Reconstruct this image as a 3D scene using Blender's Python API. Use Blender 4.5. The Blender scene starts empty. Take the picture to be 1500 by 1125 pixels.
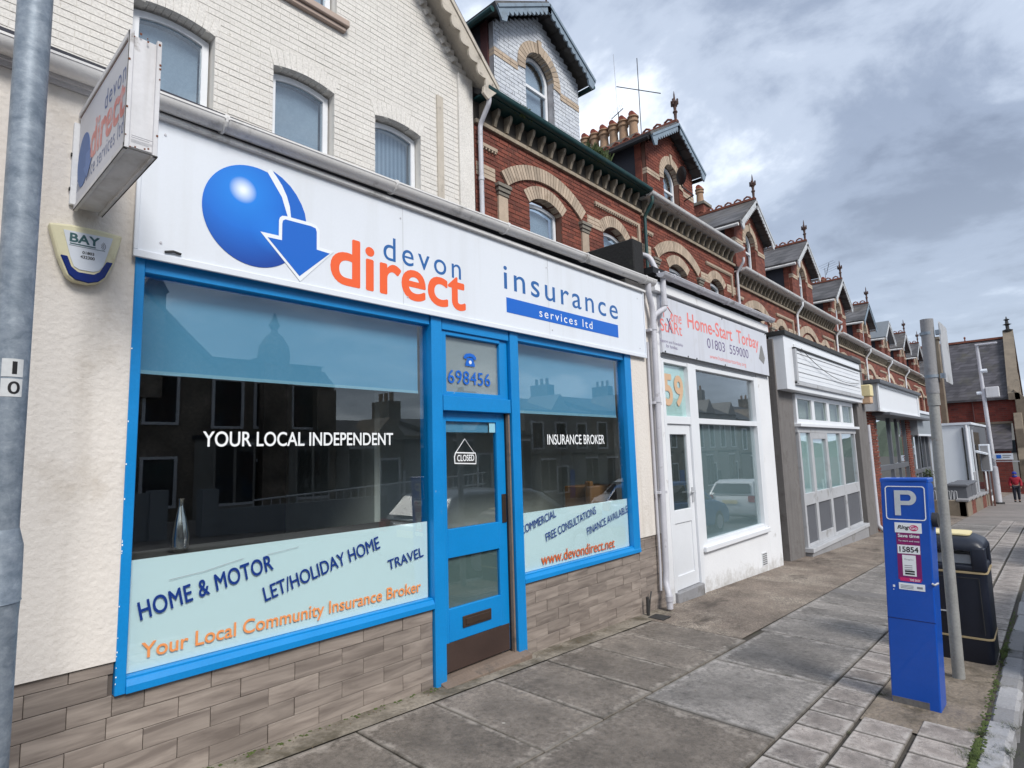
import bpy, bmesh, math, random
from mathutils import Vector, Matrix
random.seed(7)
R = math.radians
SC = bpy.context.scene
COL = SC.collection
PI = math.pi

# ------------------------------------------------------------------ camera
cam = bpy.data.cameras.new('camera')
cam.sensor_width = 36; cam.sensor_fit = 'HORIZONTAL'
cam.lens = 859.32 / 1500 * 36
cam.clip_start = 0.05; cam.clip_end = 2000
camo = bpy.data.objects.new('camera', cam); COL.objects.link(camo)
PITCH, YAW, ROLL = 0.1208009, 0.73699169, -0.03047779
CAM = Vector((0, -3.5, 1.6))
_f = Vector((math.cos(PITCH)*math.cos(YAW), math.cos(PITCH)*math.sin(YAW), math.sin(PITCH)))
_r = Vector((math.sin(YAW), -math.cos(YAW), 0)); _u = _r.cross(_f)
_r2 = _r*math.cos(ROLL) + _u*math.sin(ROLL); _u2 = -_r*math.sin(ROLL) + _u*math.cos(ROLL)
mm = Matrix((_r2, _u2, -_f)).transposed().to_4x4(); mm.translation = CAM
camo.matrix_world = mm
SC.camera = camo

# ------------------------------------------------------------------ sky: daylight under broken grey cloud
SUN_EL, SUN_AZ = 42, -104      # azimuth of the sun in the x-y plane (degrees from +x)
w = bpy.data.worlds.new('World'); SC.world = w; w.use_nodes = True
N = w.node_tree.nodes; L = w.node_tree.links; N.clear()
def nn(t, **k):
    n = N.new(t)
    for a, b in k.items(): setattr(n, a, b)
    return n
sky = nn('ShaderNodeTexSky', sky_type='NISHITA', sun_disc=False)
sky.sun_elevation = R(SUN_EL); sky.sun_rotation = R(90-SUN_AZ); sky.air_density = 1.2; sky.dust_density = 1.5
tc = nn('ShaderNodeTexCoord')
sep = nn('ShaderNodeSeparateXYZ'); L.new(tc.outputs['Generated'], sep.inputs[0])
zc = nn('ShaderNodeMath', operation='MAXIMUM'); L.new(sep.outputs[2], zc.inputs[0]); zc.inputs[1].default_value = 0.0
za = nn('ShaderNodeMath', operation='ADD'); L.new(zc.outputs[0], za.inputs[0]); za.inputs[1].default_value = 0.16
dx = nn('ShaderNodeMath', operation='DIVIDE'); L.new(sep.outputs[0], dx.inputs[0]); L.new(za.outputs[0], dx.inputs[1])
dy = nn('ShaderNodeMath', operation='DIVIDE'); L.new(sep.outputs[1], dy.inputs[0]); L.new(za.outputs[0], dy.inputs[1])
cmb = nn('ShaderNodeCombineXYZ'); L.new(dx.outputs[0], cmb.inputs[0]); L.new(dy.outputs[0], cmb.inputs[1]); cmb.inputs[2].default_value = 3.1
def wnoise(scale, detail, dist=0.4, rough=.55):
    n = nn('ShaderNodeTexNoise'); n.inputs['Scale'].default_value = scale; n.inputs['Detail'].default_value = detail
    n.inputs['Distortion'].default_value = dist; n.inputs['Roughness'].default_value = rough
    L.new(cmb.outputs[0], n.inputs['Vector']); return n
def wramp(src, stops):
    r = nn('ShaderNodeValToRGB'); L.new(src, r.inputs[0]); e = r.color_ramp.elements
    r.color_ramp.interpolation = 'EASE'
    for i, (p, c) in enumerate(stops):
        if i > 1: e.new(p)
        e[i].position = p; e[i].color = (*c, 1)
    return r
n1 = wnoise(.62, 7, .5, .5); n2 = wnoise(2.1, 8, .25, .58)
mixn = nn('ShaderNodeMath', operation='MULTIPLY_ADD'); L.new(n2.outputs['Fac'], mixn.inputs[0]); mixn.inputs[1].default_value = .46
sc1 = nn('ShaderNodeMath', operation='MULTIPLY'); L.new(n1.outputs['Fac'], sc1.inputs[0]); sc1.inputs[1].default_value = .54
L.new(sc1.outputs[0], mixn.inputs[2])
cloud = wramp(mixn.outputs[0], [(.37, (.105, .128, .178)), (.45, (.170, .203, .268)), (.52, (.28, .32, .39)), (.60, (.56, .60, .66))])
# paler towards the horizon
hz = nn('ShaderNodeMapRange'); L.new(sep.outputs[2], hz.inputs[0]); hz.inputs[1].default_value = 0; hz.inputs[2].default_value = .45
hz.inputs[3].default_value = 1.0; hz.inputs[4].default_value = 0.0
mh = nn('ShaderNodeMix', data_type='RGBA'); hm = nn('ShaderNodeMath', operation='MULTIPLY'); L.new(hz.outputs[0], hm.inputs[0]); hm.inputs[1].default_value = .5
L.new(hm.outputs[0], mh.inputs[0]); L.new(cloud.outputs[0], mh.inputs[6]); mh.inputs[7].default_value = (.38, .43, .50, 1)
SKY_STR = 0.10
scl = nn('ShaderNodeVectorMath', operation='SCALE'); L.new(mh.outputs[2], scl.inputs[0]); scl.inputs['Scale'].default_value = 1.0/SKY_STR
mx = nn('ShaderNodeMix', data_type='RGBA'); mx.inputs[0].default_value = .93
L.new(sky.outputs[0], mx.inputs[6]); L.new(scl.outputs[0], mx.inputs[7])
bg = nn('ShaderNodeBackground'); bg.inputs[1].default_value = SKY_STR; L.new(mx.outputs[2], bg.inputs[0])
out = nn('ShaderNodeOutputWorld'); L.new(bg.outputs[0], out.inputs[0])

sl = bpy.data.lights.new('sun', 'SUN'); sl.energy = 1.5; sl.angle = R(20); sl.color = (1, .96, .9)
so = bpy.data.objects.new('sun', sl); COL.objects.link(so)
sd = Vector((math.cos(R(SUN_EL))*math.cos(R(SUN_AZ)), math.cos(R(SUN_EL))*math.sin(R(SUN_AZ)), math.sin(R(SUN_EL))))
so.rotation_euler = sd.to_track_quat('Z', 'Y').to_euler(); so.location = (0, -10, 30)
SC.view_settings.view_transform = 'Standard'; SC.view_settings.look = 'None'
SC.view_settings.exposure = 1.15; SC.view_settings.gamma = 1

# ------------------------------------------------------------------ materials
def nodes(m):
    m.use_nodes = True; nt = m.node_tree; nt.nodes.clear(); return nt
class G:
    def __init__(s, name):
        s.m = bpy.data.materials.new(name); s.nt = nodes(s.m)
        s.out = s.n('ShaderNodeOutputMaterial'); s.b = s.n('ShaderNodeBsdfPrincipled'); s.l(s.b.outputs[0], s.out.inputs[0])
        s.geo = s.n('ShaderNodeNewGeometry')
    def n(s, t, **k):
        x = s.nt.nodes.new(t)
        for a, b in k.items(): setattr(x, a, b)
        return x
    def l(s, a, b): s.nt.links.new(a, b)
    def math(s, op, a, b=None, c=None):
        x = s.n('ShaderNodeMath', operation=op)
        for i, v in enumerate((a, b, c)):
            if v is None: continue
            if isinstance(v, (int, float)): x.inputs[i].default_value = v
            else: s.l(v, x.inputs[i])
        return x.outputs[0]
    def noise(s, scale, detail=4, vec=None, stretch=None, rough=.55, dist=0):
        x = s.n('ShaderNodeTexNoise'); x.inputs['Scale'].default_value = scale; x.inputs['Detail'].default_value = detail
        x.inputs['Roughness'].default_value = rough; x.inputs['Distortion'].default_value = dist
        v = vec or s.geo.outputs['Position']
        if stretch:
            mp = s.n('ShaderNodeMapping'); mp.inputs['Scale'].default_value = stretch; s.l(v, mp.inputs[0]); v = mp.outputs[0]
        s.l(v, x.inputs['Vector']); return x.outputs['Fac']
    def mix(s, f, a, b):
        x = s.n('ShaderNodeMix', data_type='RGBA')
        for i, v in ((0, f), (6, a), (7, b)):
            if isinstance(v, (int, float)): x.inputs[i].default_value = v
            elif isinstance(v, tuple): x.inputs[i].default_value = (*v, 1) if len(v) == 3 else v
            else: s.l(v, x.inputs[i])
        return x.outputs[2]
    def mul(s, col, f):       # colour times scalar
        x = s.n('ShaderNodeVectorMath', operation='SCALE')
        if isinstance(col, tuple): x.inputs[0].default_value = col
        else: s.l(col, x.inputs[0])
        if isinstance(f, (int, float)): x.inputs['Scale'].default_value = f
        else: s.l(f, x.inputs['Scale'])
        return x.outputs[0]
    def ramp01(s, v, a, b):
        x = s.n('ShaderNodeMapRange'); x.clamp = True; s.l(v, x.inputs[0]); x.inputs[1].default_value = a; x.inputs[2].default_value = b
        return x.outputs[0]
    def bump(s, h, strength, dist):
        x = s.n('ShaderNodeBump'); x.inputs['Strength'].default_value = strength; x.inputs['Distance'].default_value = dist
        s.l(h, x.inputs['Height']); s.l(x.outputs[0], s.b.inputs['Normal'])
def mat(name, base, rough=.6, var=.12, vs=2.5, fine=.08, fs=70, bump=0, bs=60, bd=.003, metal=0, spec=.5, dirt=None, ds=1.7, da=.56, db=.72, streak=None, rnd=0, coat=0, foot=None):
    g = G(name)
    v1 = g.noise(vs, 4); v2 = g.noise(fs, 2)
    f = g.math('MULTIPLY_ADD', g.math('SUBTRACT', v1, .5), var*3, 1.0)
    f2 = g.math('MULTIPLY_ADD', g.math('SUBTRACT', v2, .5), fine*3, 1.0)
    f = g.math('MULTIPLY', f, f2)
    if rnd:
        oi = g.n('ShaderNodeObjectInfo')
        f = g.math('MULTIPLY', f, g.math('MULTIPLY_ADD', g.math('SUBTRACT', oi.outputs['Random'], .5), rnd*2, 1.0))
    c = g.mul(tuple(base), f)
    if streak:    # (colour, amount): vertical rain streaks
        sv = g.noise(1.0, 5, stretch=(9, 9, .55))
        c = g.mix(g.math('MULTIPLY', g.ramp01(sv, .5, .8), streak[1]), c, streak[0])
    if dirt:
        dn = g.noise(ds, 8, rough=.68)
        c = g.mix(g.ramp01(dn, da, db), c, dirt)
    if foot:      # splash dirt above the pavement: (colour, height)
        sp = g.n('ShaderNodeSeparateXYZ'); g.l(g.geo.outputs['Position'], sp.inputs[0])
        hgt = g.math('SUBTRACT', sp.outputs[2], g.math('MULTIPLY_ADD', sp.outputs[0], -.0383, .05))
        fm = g.math('SUBTRACT', g.noise(4, 9, rough=.8), g.math('MULTIPLY', hgt, .30/foot[1])); c = g.mix(g.math('MULTIPLY', g.ramp01(fm, .34, .62), .6), c, foot[0])
    g.l(c, g.b.inputs['Base Color'])
    rn = g.math('MULTIPLY_ADD', g.math('SUBTRACT', v1, .5), .25, rough); g.l(rn, g.b.inputs['Roughness'])
    g.b.inputs['Metallic'].default_value = metal; g.b.inputs['Specular IOR Level'].default_value = spec
    if coat: g.b.inputs['Coat Weight'].default_value = coat
    if bump: g.bump(g.noise(bs, 4), bump, bd)
    return g.m
def plain(name, base, rough=.5, emit=0, metal=0):
    g = G(name); g.b.inputs['Base Color'].default_value = (*base, 1); g.b.inputs['Roughness'].default_value = rough; g.b.inputs['Metallic'].default_value = metal
    return g.m
def glassmat(name, tint=(1, 1, 1), ior=1.5, rough=0.0, gain=1.0):
    g = G(name); g.nt.nodes.remove(g.b)
    # Schlick reflectance per face, the same from both sides of the thin pane
    dt = g.n('ShaderNodeVectorMath', operation='DOT_PRODUCT'); g.l(g.geo.outputs['Incoming'], dt.inputs[0]); g.l(g.geo.outputs['Normal'], dt.inputs[1])
    ca = g.math('SUBTRACT', 1.0, g.math('ABSOLUTE', dt.outputs['Value'])); f0 = ((ior-1)/(ior+1))**2
    frv = g.math('MULTIPLY_ADD', g.math('POWER', ca, 5.0), 1-f0, f0)
    gl = g.n('ShaderNodeBsdfGlossy'); gl.inputs['Roughness'].default_value = rough; gl.inputs['Color'].default_value = (.95, .98, 1, 1)
    tr = g.n('ShaderNodeBsdfTransparent'); tr.inputs[0].default_value = (*tint, 1)
    ms = g.n('ShaderNodeMixShader'); f = g.math('MINIMUM', g.math('MULTIPLY', frv, gain), 1.0)
    # very slight waviness of old plate glass
    bp = g.n('ShaderNodeBump'); bp.inputs['Strength'].default_value = .05; bp.inputs['Distance'].default_value = .01
    g.l(g.noise(1.2, 1), bp.inputs['Height']); g.l(bp.outputs[0], gl.inputs['Normal'])
    g.l(f, ms.inputs[0]); g.l(tr.outputs[0], ms.inputs[1]); g.l(gl.outputs[0], ms.inputs[2]); g.l(ms.outputs[0], g.out.inputs[0])
    return g.m
def brickmat(name, base, base2, rough=.85, amount=.35, bw=.225, bh=.075, painted=None, lines=False, mortar=(.30, .24, .2), dirt=(.06, .045, .04), da=.62, db=.8):
    g = G(name)
    sp = g.n('ShaderNodeSeparateXYZ'); g.l(g.geo.outputs['Position'], sp.inputs[0])
    u = g.math('ADD', sp.outputs[0], sp.outputs[1])
    row = g.math('FLOOR', g.math('DIVIDE', sp.outputs[2], bh))
    off = g.math('MULTIPLY', g.math('MODULO', row, 2.0), .5)
    ub = g.math('ADD', g.math('DIVIDE', u, bw), off)
    cellx = g.math('FLOOR', ub)
    cv = g.n('ShaderNodeCombineXYZ'); g.l(cellx, cv.inputs[0]); g.l(row, cv.inputs[1])
    wn = g.n('ShaderNodeTexWhiteNoise'); wn.noise_dimensions = '3D'; g.l(cv.outputs[0], wn.inputs[0])
    c = g.mix(wn.outputs['Value'], base, base2)
    n1 = g.noise(3.0, 5); n2 = g.noise(45, 3)
    f = g.math('MULTIPLY', g.math('MULTIPLY_ADD', g.math('SUBTRACT', n1, .5), amount*2, 1.0), g.math('MULTIPLY_ADD', g.math('SUBTRACT', n2, .5), .7, 1.0))
    c = g.mul(c, f)
    if painted:
        pn = g.noise(22, 6, rough=.75); c = g.mix(g.ramp01(pn, painted[0], painted[1]), painted[2], c)
    else:
        c = g.mix(g.ramp01(g.noise(1.3, 7, rough=.65), da, db), c, dirt)
    if lines:
        fu = g.math('FRACT', ub); fv = g.math('FRACT', g.math('DIVIDE', sp.outputs[2], bh))
        mu = g.math('LESS_THAN', fu, .055); mv = g.math('LESS_THAN', fv, .16)
        mk = g.math('MAXIMUM', mu, mv); c = g.mix(g.math('MULTIPLY', mk, .8), c, mortar)
    g.l(c, g.b.inputs['Base Color']); g.b.inputs['Roughness'].default_value = rough; g.b.inputs['Specular IOR Level'].default_value = .25
    g.bump(g.noise(70, 4), .5, .004)
    return g.m

M = {}
M['render'] = mat('cream_render', (.70, .655, .605), .85, .06, 1.2, .04, 90, .7, 34, .008, dirt=(.42, .36, .29), ds=1.7, da=.55, db=.82, streak=((.42, .37, .31), .40))
M['white_wall'] = mat('white_paint_wall', (.74, .75, .77), .8, .05, 1.5, .04, 70, .5, 35, .005, dirt=(.28, .26, .23), ds=4.5, da=.62, db=.76, foot=((.20, .17, .12), .35))
M['fascia'] = mat('white_fascia_board', (.72, .76, .82), .35, .03, 1.0, .015, 60, streak=((.52, .53, .52), .22))
M['oldwhite'] = mat('weathered_white_plastic', (.62, .62, .64), .45, .10, 4, .06, 60, dirt=(.17, .14, .12), ds=5, da=.62, db=.75, streak=((.25, .22, .19), .5))
M['gutter'] = mat('pale_grey_gutter', (.72, .71, .70), .4, .10, 3, .05, 60, dirt=(.15, .14, .12), ds=3.5, da=.56, db=.76)
M['pipe'] = mat('grey_white_pipe', (.52, .52, .56), .45, .12, 4, .06, 60, dirt=(.14, .13, .12), ds=6, da=.58, db=.76)
M['blue'] = mat('blue_gloss_paint', (.001, .225, .58), .40, .10, 2, .06, 80, .3, 18, .003, dirt=(.30, .40, .45), ds=16, da=.70, db=.735, foot=((.04, .16, .30), .25))
M['brass'] = mat('dark_bronze', (.055, .035, .025), .45, .25, 6, .1, 80, metal=.3)
M['kick'] = mat('brown_kick_plate', (.050, .030, .024), .55, .25, 3, .1, 80, .2, 30)
M['timber'] = mat('weathered_timber', (.18, .135, .105), .8, .25, 3, .15, 60, .5, 30, dirt=(.08, .07, .06), ds=6)
M['navy'] = plain('navy_vinyl', (.006, .035, .21), .35)
M['orange'] = plain('orange_vinyl', (.80, .30, .10), .35)
M['deeporange'] = plain('deep_orange_vinyl', (.62, .13, .03), .35)
M['redorange'] = plain('red_orange_print', (.86, .125, .03), .4)
M['logoblue'] = plain('blue_print', (.005, .125, .56), .4)
M['devonblue'] = plain('slate_blue_print', (.02, .12, .36), .4)
M['white'] = plain('white_vinyl', (.85, .87, .88), .4)
M['whitehalo'] = plain('white_print', (.82, .86, .90), .4)
M['film'] = mat('pale_blue_window_film', (.70, .83, .86), .55, .02, .8, .01, 60)
g = G('roller_blind'); 
g.b.inputs['Base Color'].default_value = (.10, .29, .46, 1); g.b.inputs['Roughness'].default_value = .8
M['blind'] = g.m
M['blindbar'] = plain('blind_bar_blue', (.22, .42, .54), .6)
M['glass'] = glassmat('shop_window_glass', (.93, .96, .96), 1.5, 0, 1.6)
M['dimglass'] = glassmat('muted_reflection_glass', (.80, .85, .82), 1.5, 0, .75)  # sky reflection turned down, standing in for dark trees mirrored in these panes
M['upglass'] = glassmat('upper_window_glass', (.80, .86, .9), 1.5, 0, 2.6)
M['netcurtain'] = mat('net_curtain', (.44, .455, .48), .9, .25, 2, .1, 40)
g = G('vertical_blind'); ww = g.n('ShaderNodeTexWave'); ww.inputs['Scale'].default_value = 4.6; ww.bands_direction = 'X'; g.l(g.geo.outputs['Position'], ww.inputs[0])
g.l(g.mix(ww.outputs['Fac'], (.22, .25, .29), (.42, .45, .5)), g.b.inputs['Base Color']); M['vblind'] = g.m
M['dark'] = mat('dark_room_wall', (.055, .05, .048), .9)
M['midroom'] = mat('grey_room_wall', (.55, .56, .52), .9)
M['carpet'] = mat('dark_carpet', (.05, .05, .055), 1)
M['frost'] = mat('frosted_backing', (.19, .245, .26), .55, .06, 1.0, .02, 50)
M['frostpale'] = mat('pale_frosted_backing', (.50, .66, .66), .6, .04, 1.0, .02, 50)
M['desk'] = mat('orange_wood', (.20, .10, .04), .5, .2, 4)
M['silver'] = plain('silver_glaze', (.6, .58, .55), .15, metal=1)
M['upvc'] = mat('white_upvc', (.74, .76, .79), .35, .04, 3, .02, 50, dirt=(.35, .34, .32), ds=7, da=.68, db=.85)
M['white_brick'] = brickmat('cream_painted_brick', (.70, .675, .635), (.67, .645, .605), .8, .10, painted=(.30, .38, (.44, .40, .35)))
M['white_mortar'] = mat('cream_painted_mortar', (.66, .635, .59), .85, .1, 2, .05, 80)
M['wb2'] = brickmat('flaking_white_brick', (.60, .63, .67), (.52, .55, .60), .75, .15, painted=(.33, .42, (.13, .11, .11)))
M['wb2m'] = mat('flaking_white_mortar', (.32, .32, .34), .85, .45, 6, .2, 60)
M['brick'] = brickmat('red_brick', (.235, .074, .050), (.130, .045, .034), .85, .35, painted=None)
M['mortar'] = mat('red_mortar', (.15, .075, .055), .95, .25, 4, .15, 60)
M['brickline'] = brickmat('red_brick_courses', (.220, .070, .048), (.115, .036, .029), .85, .35, lines=True, mortar=(.14, .075, .055))
M['churchbrick'] = brickmat('dark_red_brick_courses', (.20, .045, .034), (.12, .032, .028), .85, .4, bw=.45, bh=.15, lines=True, mortar=(.11, .07, .06))
M['cream'] = mat('cream_brick', (.42, .335, .255), .85, .22, 5, .15, 60, .4, 60, .004, dirt=(.20, .14, .09), ds=3, da=.58, db=.8, rnd=.18)
M['stone'] = mat('grey_stone', (.20, .18, .15), .85, .25, 3, .15, 50, .5, 50, .004, dirt=(.07, .06, .05), ds=3)
M['darkstone'] = mat('dark_stone', (.055, .048, .04), .9, .3, 5, .2, 50)  # very dark stone tone for the wall behind the corbels
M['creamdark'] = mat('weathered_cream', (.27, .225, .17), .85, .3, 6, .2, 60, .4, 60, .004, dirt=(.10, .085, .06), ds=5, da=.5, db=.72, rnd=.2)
M['bufstone'] = mat('buff_stone', (.20, .165, .125), .85, .3, 2, .15, 50, .5, 30, .01, dirt=(.08, .07, .055), ds=1.2)
M['slate'] = mat('slate_cheek', (.030, .032, .045), .75, .25, 2.5, .15, 40, .3, 30)
M['ridge'] = mat('terracotta_ridge', (.20, .07, .045), .85, .25, 5, .15, 60)
M['pot'] = mat('clay_pot', (.34, .215, .135), .85, .25, 5, .15, 60, dirt=(.12, .08, .06), ds=4)
M['potred'] = mat('red_clay', (.26, .07, .045), .85, .25, 5, .15, 60)
M['greenpaint'] = mat('dark_green_gutter', (.010, .055, .058), .45, .2, 4, .1, 60, dirt=(.05, .07, .04), ds=4)
M['bargeblue'] = mat('blue_grey_bargeboard', (.20, .26, .32), .6, .15, 5, .1, 60, dirt=(.1, .1, .1), ds=6)
M['bargewhite'] = mat('weathered_white_bargeboard', (.50, .52, .54), .6, .2, 5, .1, 60, dirt=(.12, .11, .1), ds=6)
M['bargecream'] = mat('cream_bargeboard', (.50, .45, .38), .6, .15, 5, .1, 60, dirt=(.2, .17, .14), ds=6)
M['black'] = mat('black_paint', (.012, .012, .014), .6, .2, 3, .1, 60, .2, 40)
M['iron'] = mat('dark_iron', (.03, .03, .03), .6)
M['aerial'] = mat('aerial_metal', (.10, .10, .11), .5, metal=.4)
M['concrete'] = mat('grey_concrete', (.165, .155, .15), .9, .22, 2.2, .15, 60, .6, 30, .008, dirt=(.06, .052, .045), ds=2.2, da=.52, db=.8, streak=((.07, .06, .055), .5))
M['concpale'] = mat('pale_grey_concrete', (.27, .27, .28), .85, .15, 2.2, .1, 60, .4, 40, .005, dirt=(.12, .11, .1), ds=2.2)
M['greypaint'] = mat('grey_white_paint', (.43, .44, .46), .55, .1, 3, .05, 60, dirt=(.2, .19, .18), ds=4)
M['greypanel'] = mat('grey_panel', (.105, .11, .125), .55, .12, 3, .1, 60)
M['greysign'] = mat('grey_sign', (.27, .30, .33), .5, .08, 2)
M['galv'] = None
g = G('galvanised_steel')
v = g.n('ShaderNodeTexVoronoi'); v.inputs['Scale'].default_value = 42; v.inputs['Randomness'].default_value = 1; mp = g.n('ShaderNodeMapping'); mp.inputs['Scale'].default_value = (1, 1, .55)
g.l(g.geo.outputs['Position'], mp.inputs[0]); g.l(mp.outputs[0], v.inputs['Vector'])
sv = g.n('ShaderNodeSeparateXYZ'); g.l(v.outputs['Color'], sv.inputs[0])
c = g.mix(g.ramp01(g.noise(13, 7, stretch=(1, 1, 1.5), rough=.75, dist=.25), .36, .68), (.17, .21, .26), (.38, .43, .49)); c = g.mix(g.math('MULTIPLY', sv.outputs[0], .28), c, (.12, .16, .20)); 
c = g.mix(g.ramp01(g.noise(3.5, 6), .62, .8), c, (.50, .54, .58)); g.l(c, g.b.inputs['Base Color'])
g.b.inputs['Metallic'].default_value = .35; g.b.inputs['Roughness'].default_value = .52; g.bump(g.noise(60, 3), .1, .002); M['galv'] = g.m
M['polemetal'] = mat('worn_galvanised_pole', (.30, .30, .29), .6, .2, 6, .15, 60, .3, 40, metal=.15, dirt=(.16, .06, .03), ds=7, da=.60, db=.72)
M['machine'] = mat('royal_blue_paint', (.0, .075, .44), .38, .08, 3, .05, 60, coat=.3, dirt=(.01, .07, .40), ds=3, da=.6, db=.75)
M['bin'] = mat('navy_black_plastic', (.008, .011, .022), .42, .2, 4, .1, 60, .15, 50)
M['gold'] = mat('faded_gold_band', (.42, .33, .19), .6)
M['yellow'] = mat('pale_yellow_plate', (.72, .62, .35), .6)
M['magenta'] = plain('magenta_print', (.22, .01, .13), .4)
M['pink'] = plain('pink_print', (.60, .02, .15), .4)
M['blacktext'] = plain('black_print', (.01, .01, .012), .5)
M['greytext'] = plain('grey_print', (.25, .25, .28), .5)
M['bayteal'] = plain('dark_teal_print', (.03, .10, .11), .4)
M['alarmcream'] = mat('yellowed_plastic', (.66, .62, .42), .45, .08, 5, .03, 50, dirt=(.45, .38, .22), ds=6)
M['alarmblue'] = plain('deep_blue_lens', (.0, .016, .15), .25)
M['alarmface'] = plain('alarm_face', (.62, .66, .72), .35)
M['pinkred'] = mat('faded_red_print', (.78, .20, .18), .5, .15, 9, .1, 40)
M['purple'] = plain('faded_purple_print', (.14, .10, .22), .5)
M['beige'] = plain('faded_orange_paper', (.62, .42, .27), .7)
M['moss'] = mat('moss', (.06, .085, .02), 1, .4, 20)
M['leafm'] = mat('leaf', (.055, .08, .022), .8, .4, 20)
M['rust'] = mat('rust', (.16, .05, .02), .9)
M['skin'] = plain('skin', (.45, .25, .18), .6)
M['redcoat'] = mat('red_jacket', (.30, .010, .025), .8)
M['trousers'] = mat('dark_trousers', (.015, .017, .03), .9)
M['bluehat'] = mat('blue_fabric', (.02, .04, .30), .8)
M['asphalt'] = mat('asphalt', (.055, .054, .052), .9, .2, 1.5, .4, 120, .8, 150, .006)
M['kerb'] = mat('granite_kerb', (.27, .27, .28), .8, .15, 5, .18, 90, .7, 40, .008, dirt=(.12, .11, .09), ds=5, da=.58, db=.74, rnd=.28)
# slabs
def slabmat(name, base, lichen, rnd, patch, dark=(.045, .04, .035), edge=.10, dmid=.5):
    g = G(name)
    oi = g.n('ShaderNodeObjectInfo'); tcn = g.n('ShaderNodeTexCoord'); sg_ = g.n('ShaderNodeSeparateXYZ'); g.l(tcn.outputs['Generated'], sg_.inputs[0])
    ex = g.math('MINIMUM', sg_.outputs[0], g.math('SUBTRACT', 1.0, sg_.outputs[0])); ey_ = g.math('MINIMUM', sg_.outputs[1], g.math('SUBTRACT', 1.0, sg_.outputs[1]))
    ed = g.math('MINIMUM', ex, ey_)
    shift = g.n('ShaderNodeVectorMath', operation='ADD'); cs_ = g.n('ShaderNodeCombineXYZ'); g.l(g.math('MULTIPLY', oi.outputs['Random'], 53.), cs_.inputs[0]); g.l(g.math('MULTIPLY', oi.outputs['Random'], 17.), cs_.inputs[1])
    g.l(g.geo.outputs['Position'], shift.inputs[0]); g.l(cs_.outputs[0], shift.inputs[1]); V = shift.outputs[0]
    n1 = g.noise(2.6, 9, vec=V, rough=.7); n2 = g.noise(26, 8, vec=V, rough=.75); n3 = g.noise(160, 3); n4 = g.noise(6.5, 8, vec=V, rough=.75)
    f = g.math('MULTIPLY_ADD', g.math('SUBTRACT', n1, .5), 1.8, 1.0)
    f = g.math('MULTIPLY', f, g.math('MULTIPLY_ADD', g.math('SUBTRACT', n2, .5), 2.4, 1.0))
    f = g.math('MULTIPLY', f, g.math('MULTIPLY_ADD', g.math('SUBTRACT', n3, .5), 1.1, 1.0))
    f = g.math('MULTIPLY', f, g.math('MULTIPLY_ADD', g.math('SUBTRACT', oi.outputs['Random'], .5), rnd*2, 1.0))
    c = g.mul(base, g.math('MAXIMUM', f, .3))
    # worn pale edges, trodden dark middle, both broken up by noise
    em = g.math('SUBTRACT', g.math('ADD', n4, .13), g.math('MULTIPLY', ed, 1.0/edge*.22)); c = g.mix(g.math('MULTIPLY', g.ramp01(em, .50, .68), patch), c, lichen)
    dm_ = g.math('ADD', g.math('SUBTRACT', n4, .12), g.math('MULTIPLY', g.math('MINIMUM', ed, .3), .55)); c = g.mix(g.math('MULTIPLY', g.ramp01(dm_, .50, .72), dmid), c, dark)
    vo = g.n('ShaderNodeTexVoronoi'); vo.inputs['Scale'].default_value = 2.3; g.l(g.geo.outputs['Position'], vo.inputs['Vector'])
    c = g.mix(g.math('MULTIPLY', g.math('LESS_THAN', vo.outputs['Distance'], .032), .7), c, (.42, .39, .35))
    # dirt gathered right in the joint
    c = g.mix(g.math('MULTIPLY', g.ramp01(g.math('SUBTRACT', .035, ed), .0, .03), .55), c, (.05, .045, .035))
    g.l(c, g.b.inputs['Base Color']); g.b.inputs['Roughness'].default_value = .72; g.b.inputs['Specular IOR Level'].default_value = .35
    g.bump(g.math('MULTIPLY_ADD', n2, .8, g.math('MULTIPLY', n3, .6)), .6, .006)
    return g.m
M['slab'] = slabmat('large_paving_slab', (.170, .146, .124), (.37, .33, .29), .15, .85, dark=(.055, .047, .04), dmid=.45)
M['slabgrey'] = slabmat('grey_paving_slab', (.210, .194, .180), (.42, .39, .365), .28, .9, dark=(.075, .07, .065), dmid=.45)
M['paver'] = slabmat('small_paver', (.275, .245, .225), (.47, .435, .405), .22, .8, dark=(.12, .10, .09), edge=.2, dmid=.7)
M['ground'] = mat('dirty_bedding', (.060, .052, .042), .95, .3, 5, .3, 90, .6, 60, dirt=(.05, .06, .025), ds=4)
g = G('tarmac_patch'); n2 = g.noise(2.5, 7, rough=.65); 
vo = g.n('ShaderNodeTexVoronoi'); vo.inputs['Scale'].default_value = 85; g.l(g.geo.outputs['Position'], vo.inputs['Vector'])
sv = g.n('ShaderNodeSeparateXYZ'); g.l(vo.outputs['Color'], sv.inputs[0])
f = g.math('MULTIPLY', g.math('MULTIPLY_ADD', n2, 1.8, .15), g.math('MULTIPLY_ADD', sv.outputs[0], .7, .6))
tcl = g.mul((.185, .150, .122), f); tcl = g.mix(g.ramp01(g.noise(1.1, 8, rough=.7), .50, .64), tcl, g.mul((.30, .255, .21), g.math('MULTIPLY_ADD', sv.outputs[1], 1.1, .35))); tcl = g.mix(g.ramp01(g.noise(.9, 8, stretch=(1, 2.2, 1), rough=.7), .56, .66), tcl, (.085, .068, .055))
g.l(tcl, g.b.inputs['Base Color']); g.b.inputs['Roughness'].default_value = .85; g.bump(vo.outputs['Distance'], .6, .008); M['tarpatch'] = g.m
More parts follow.
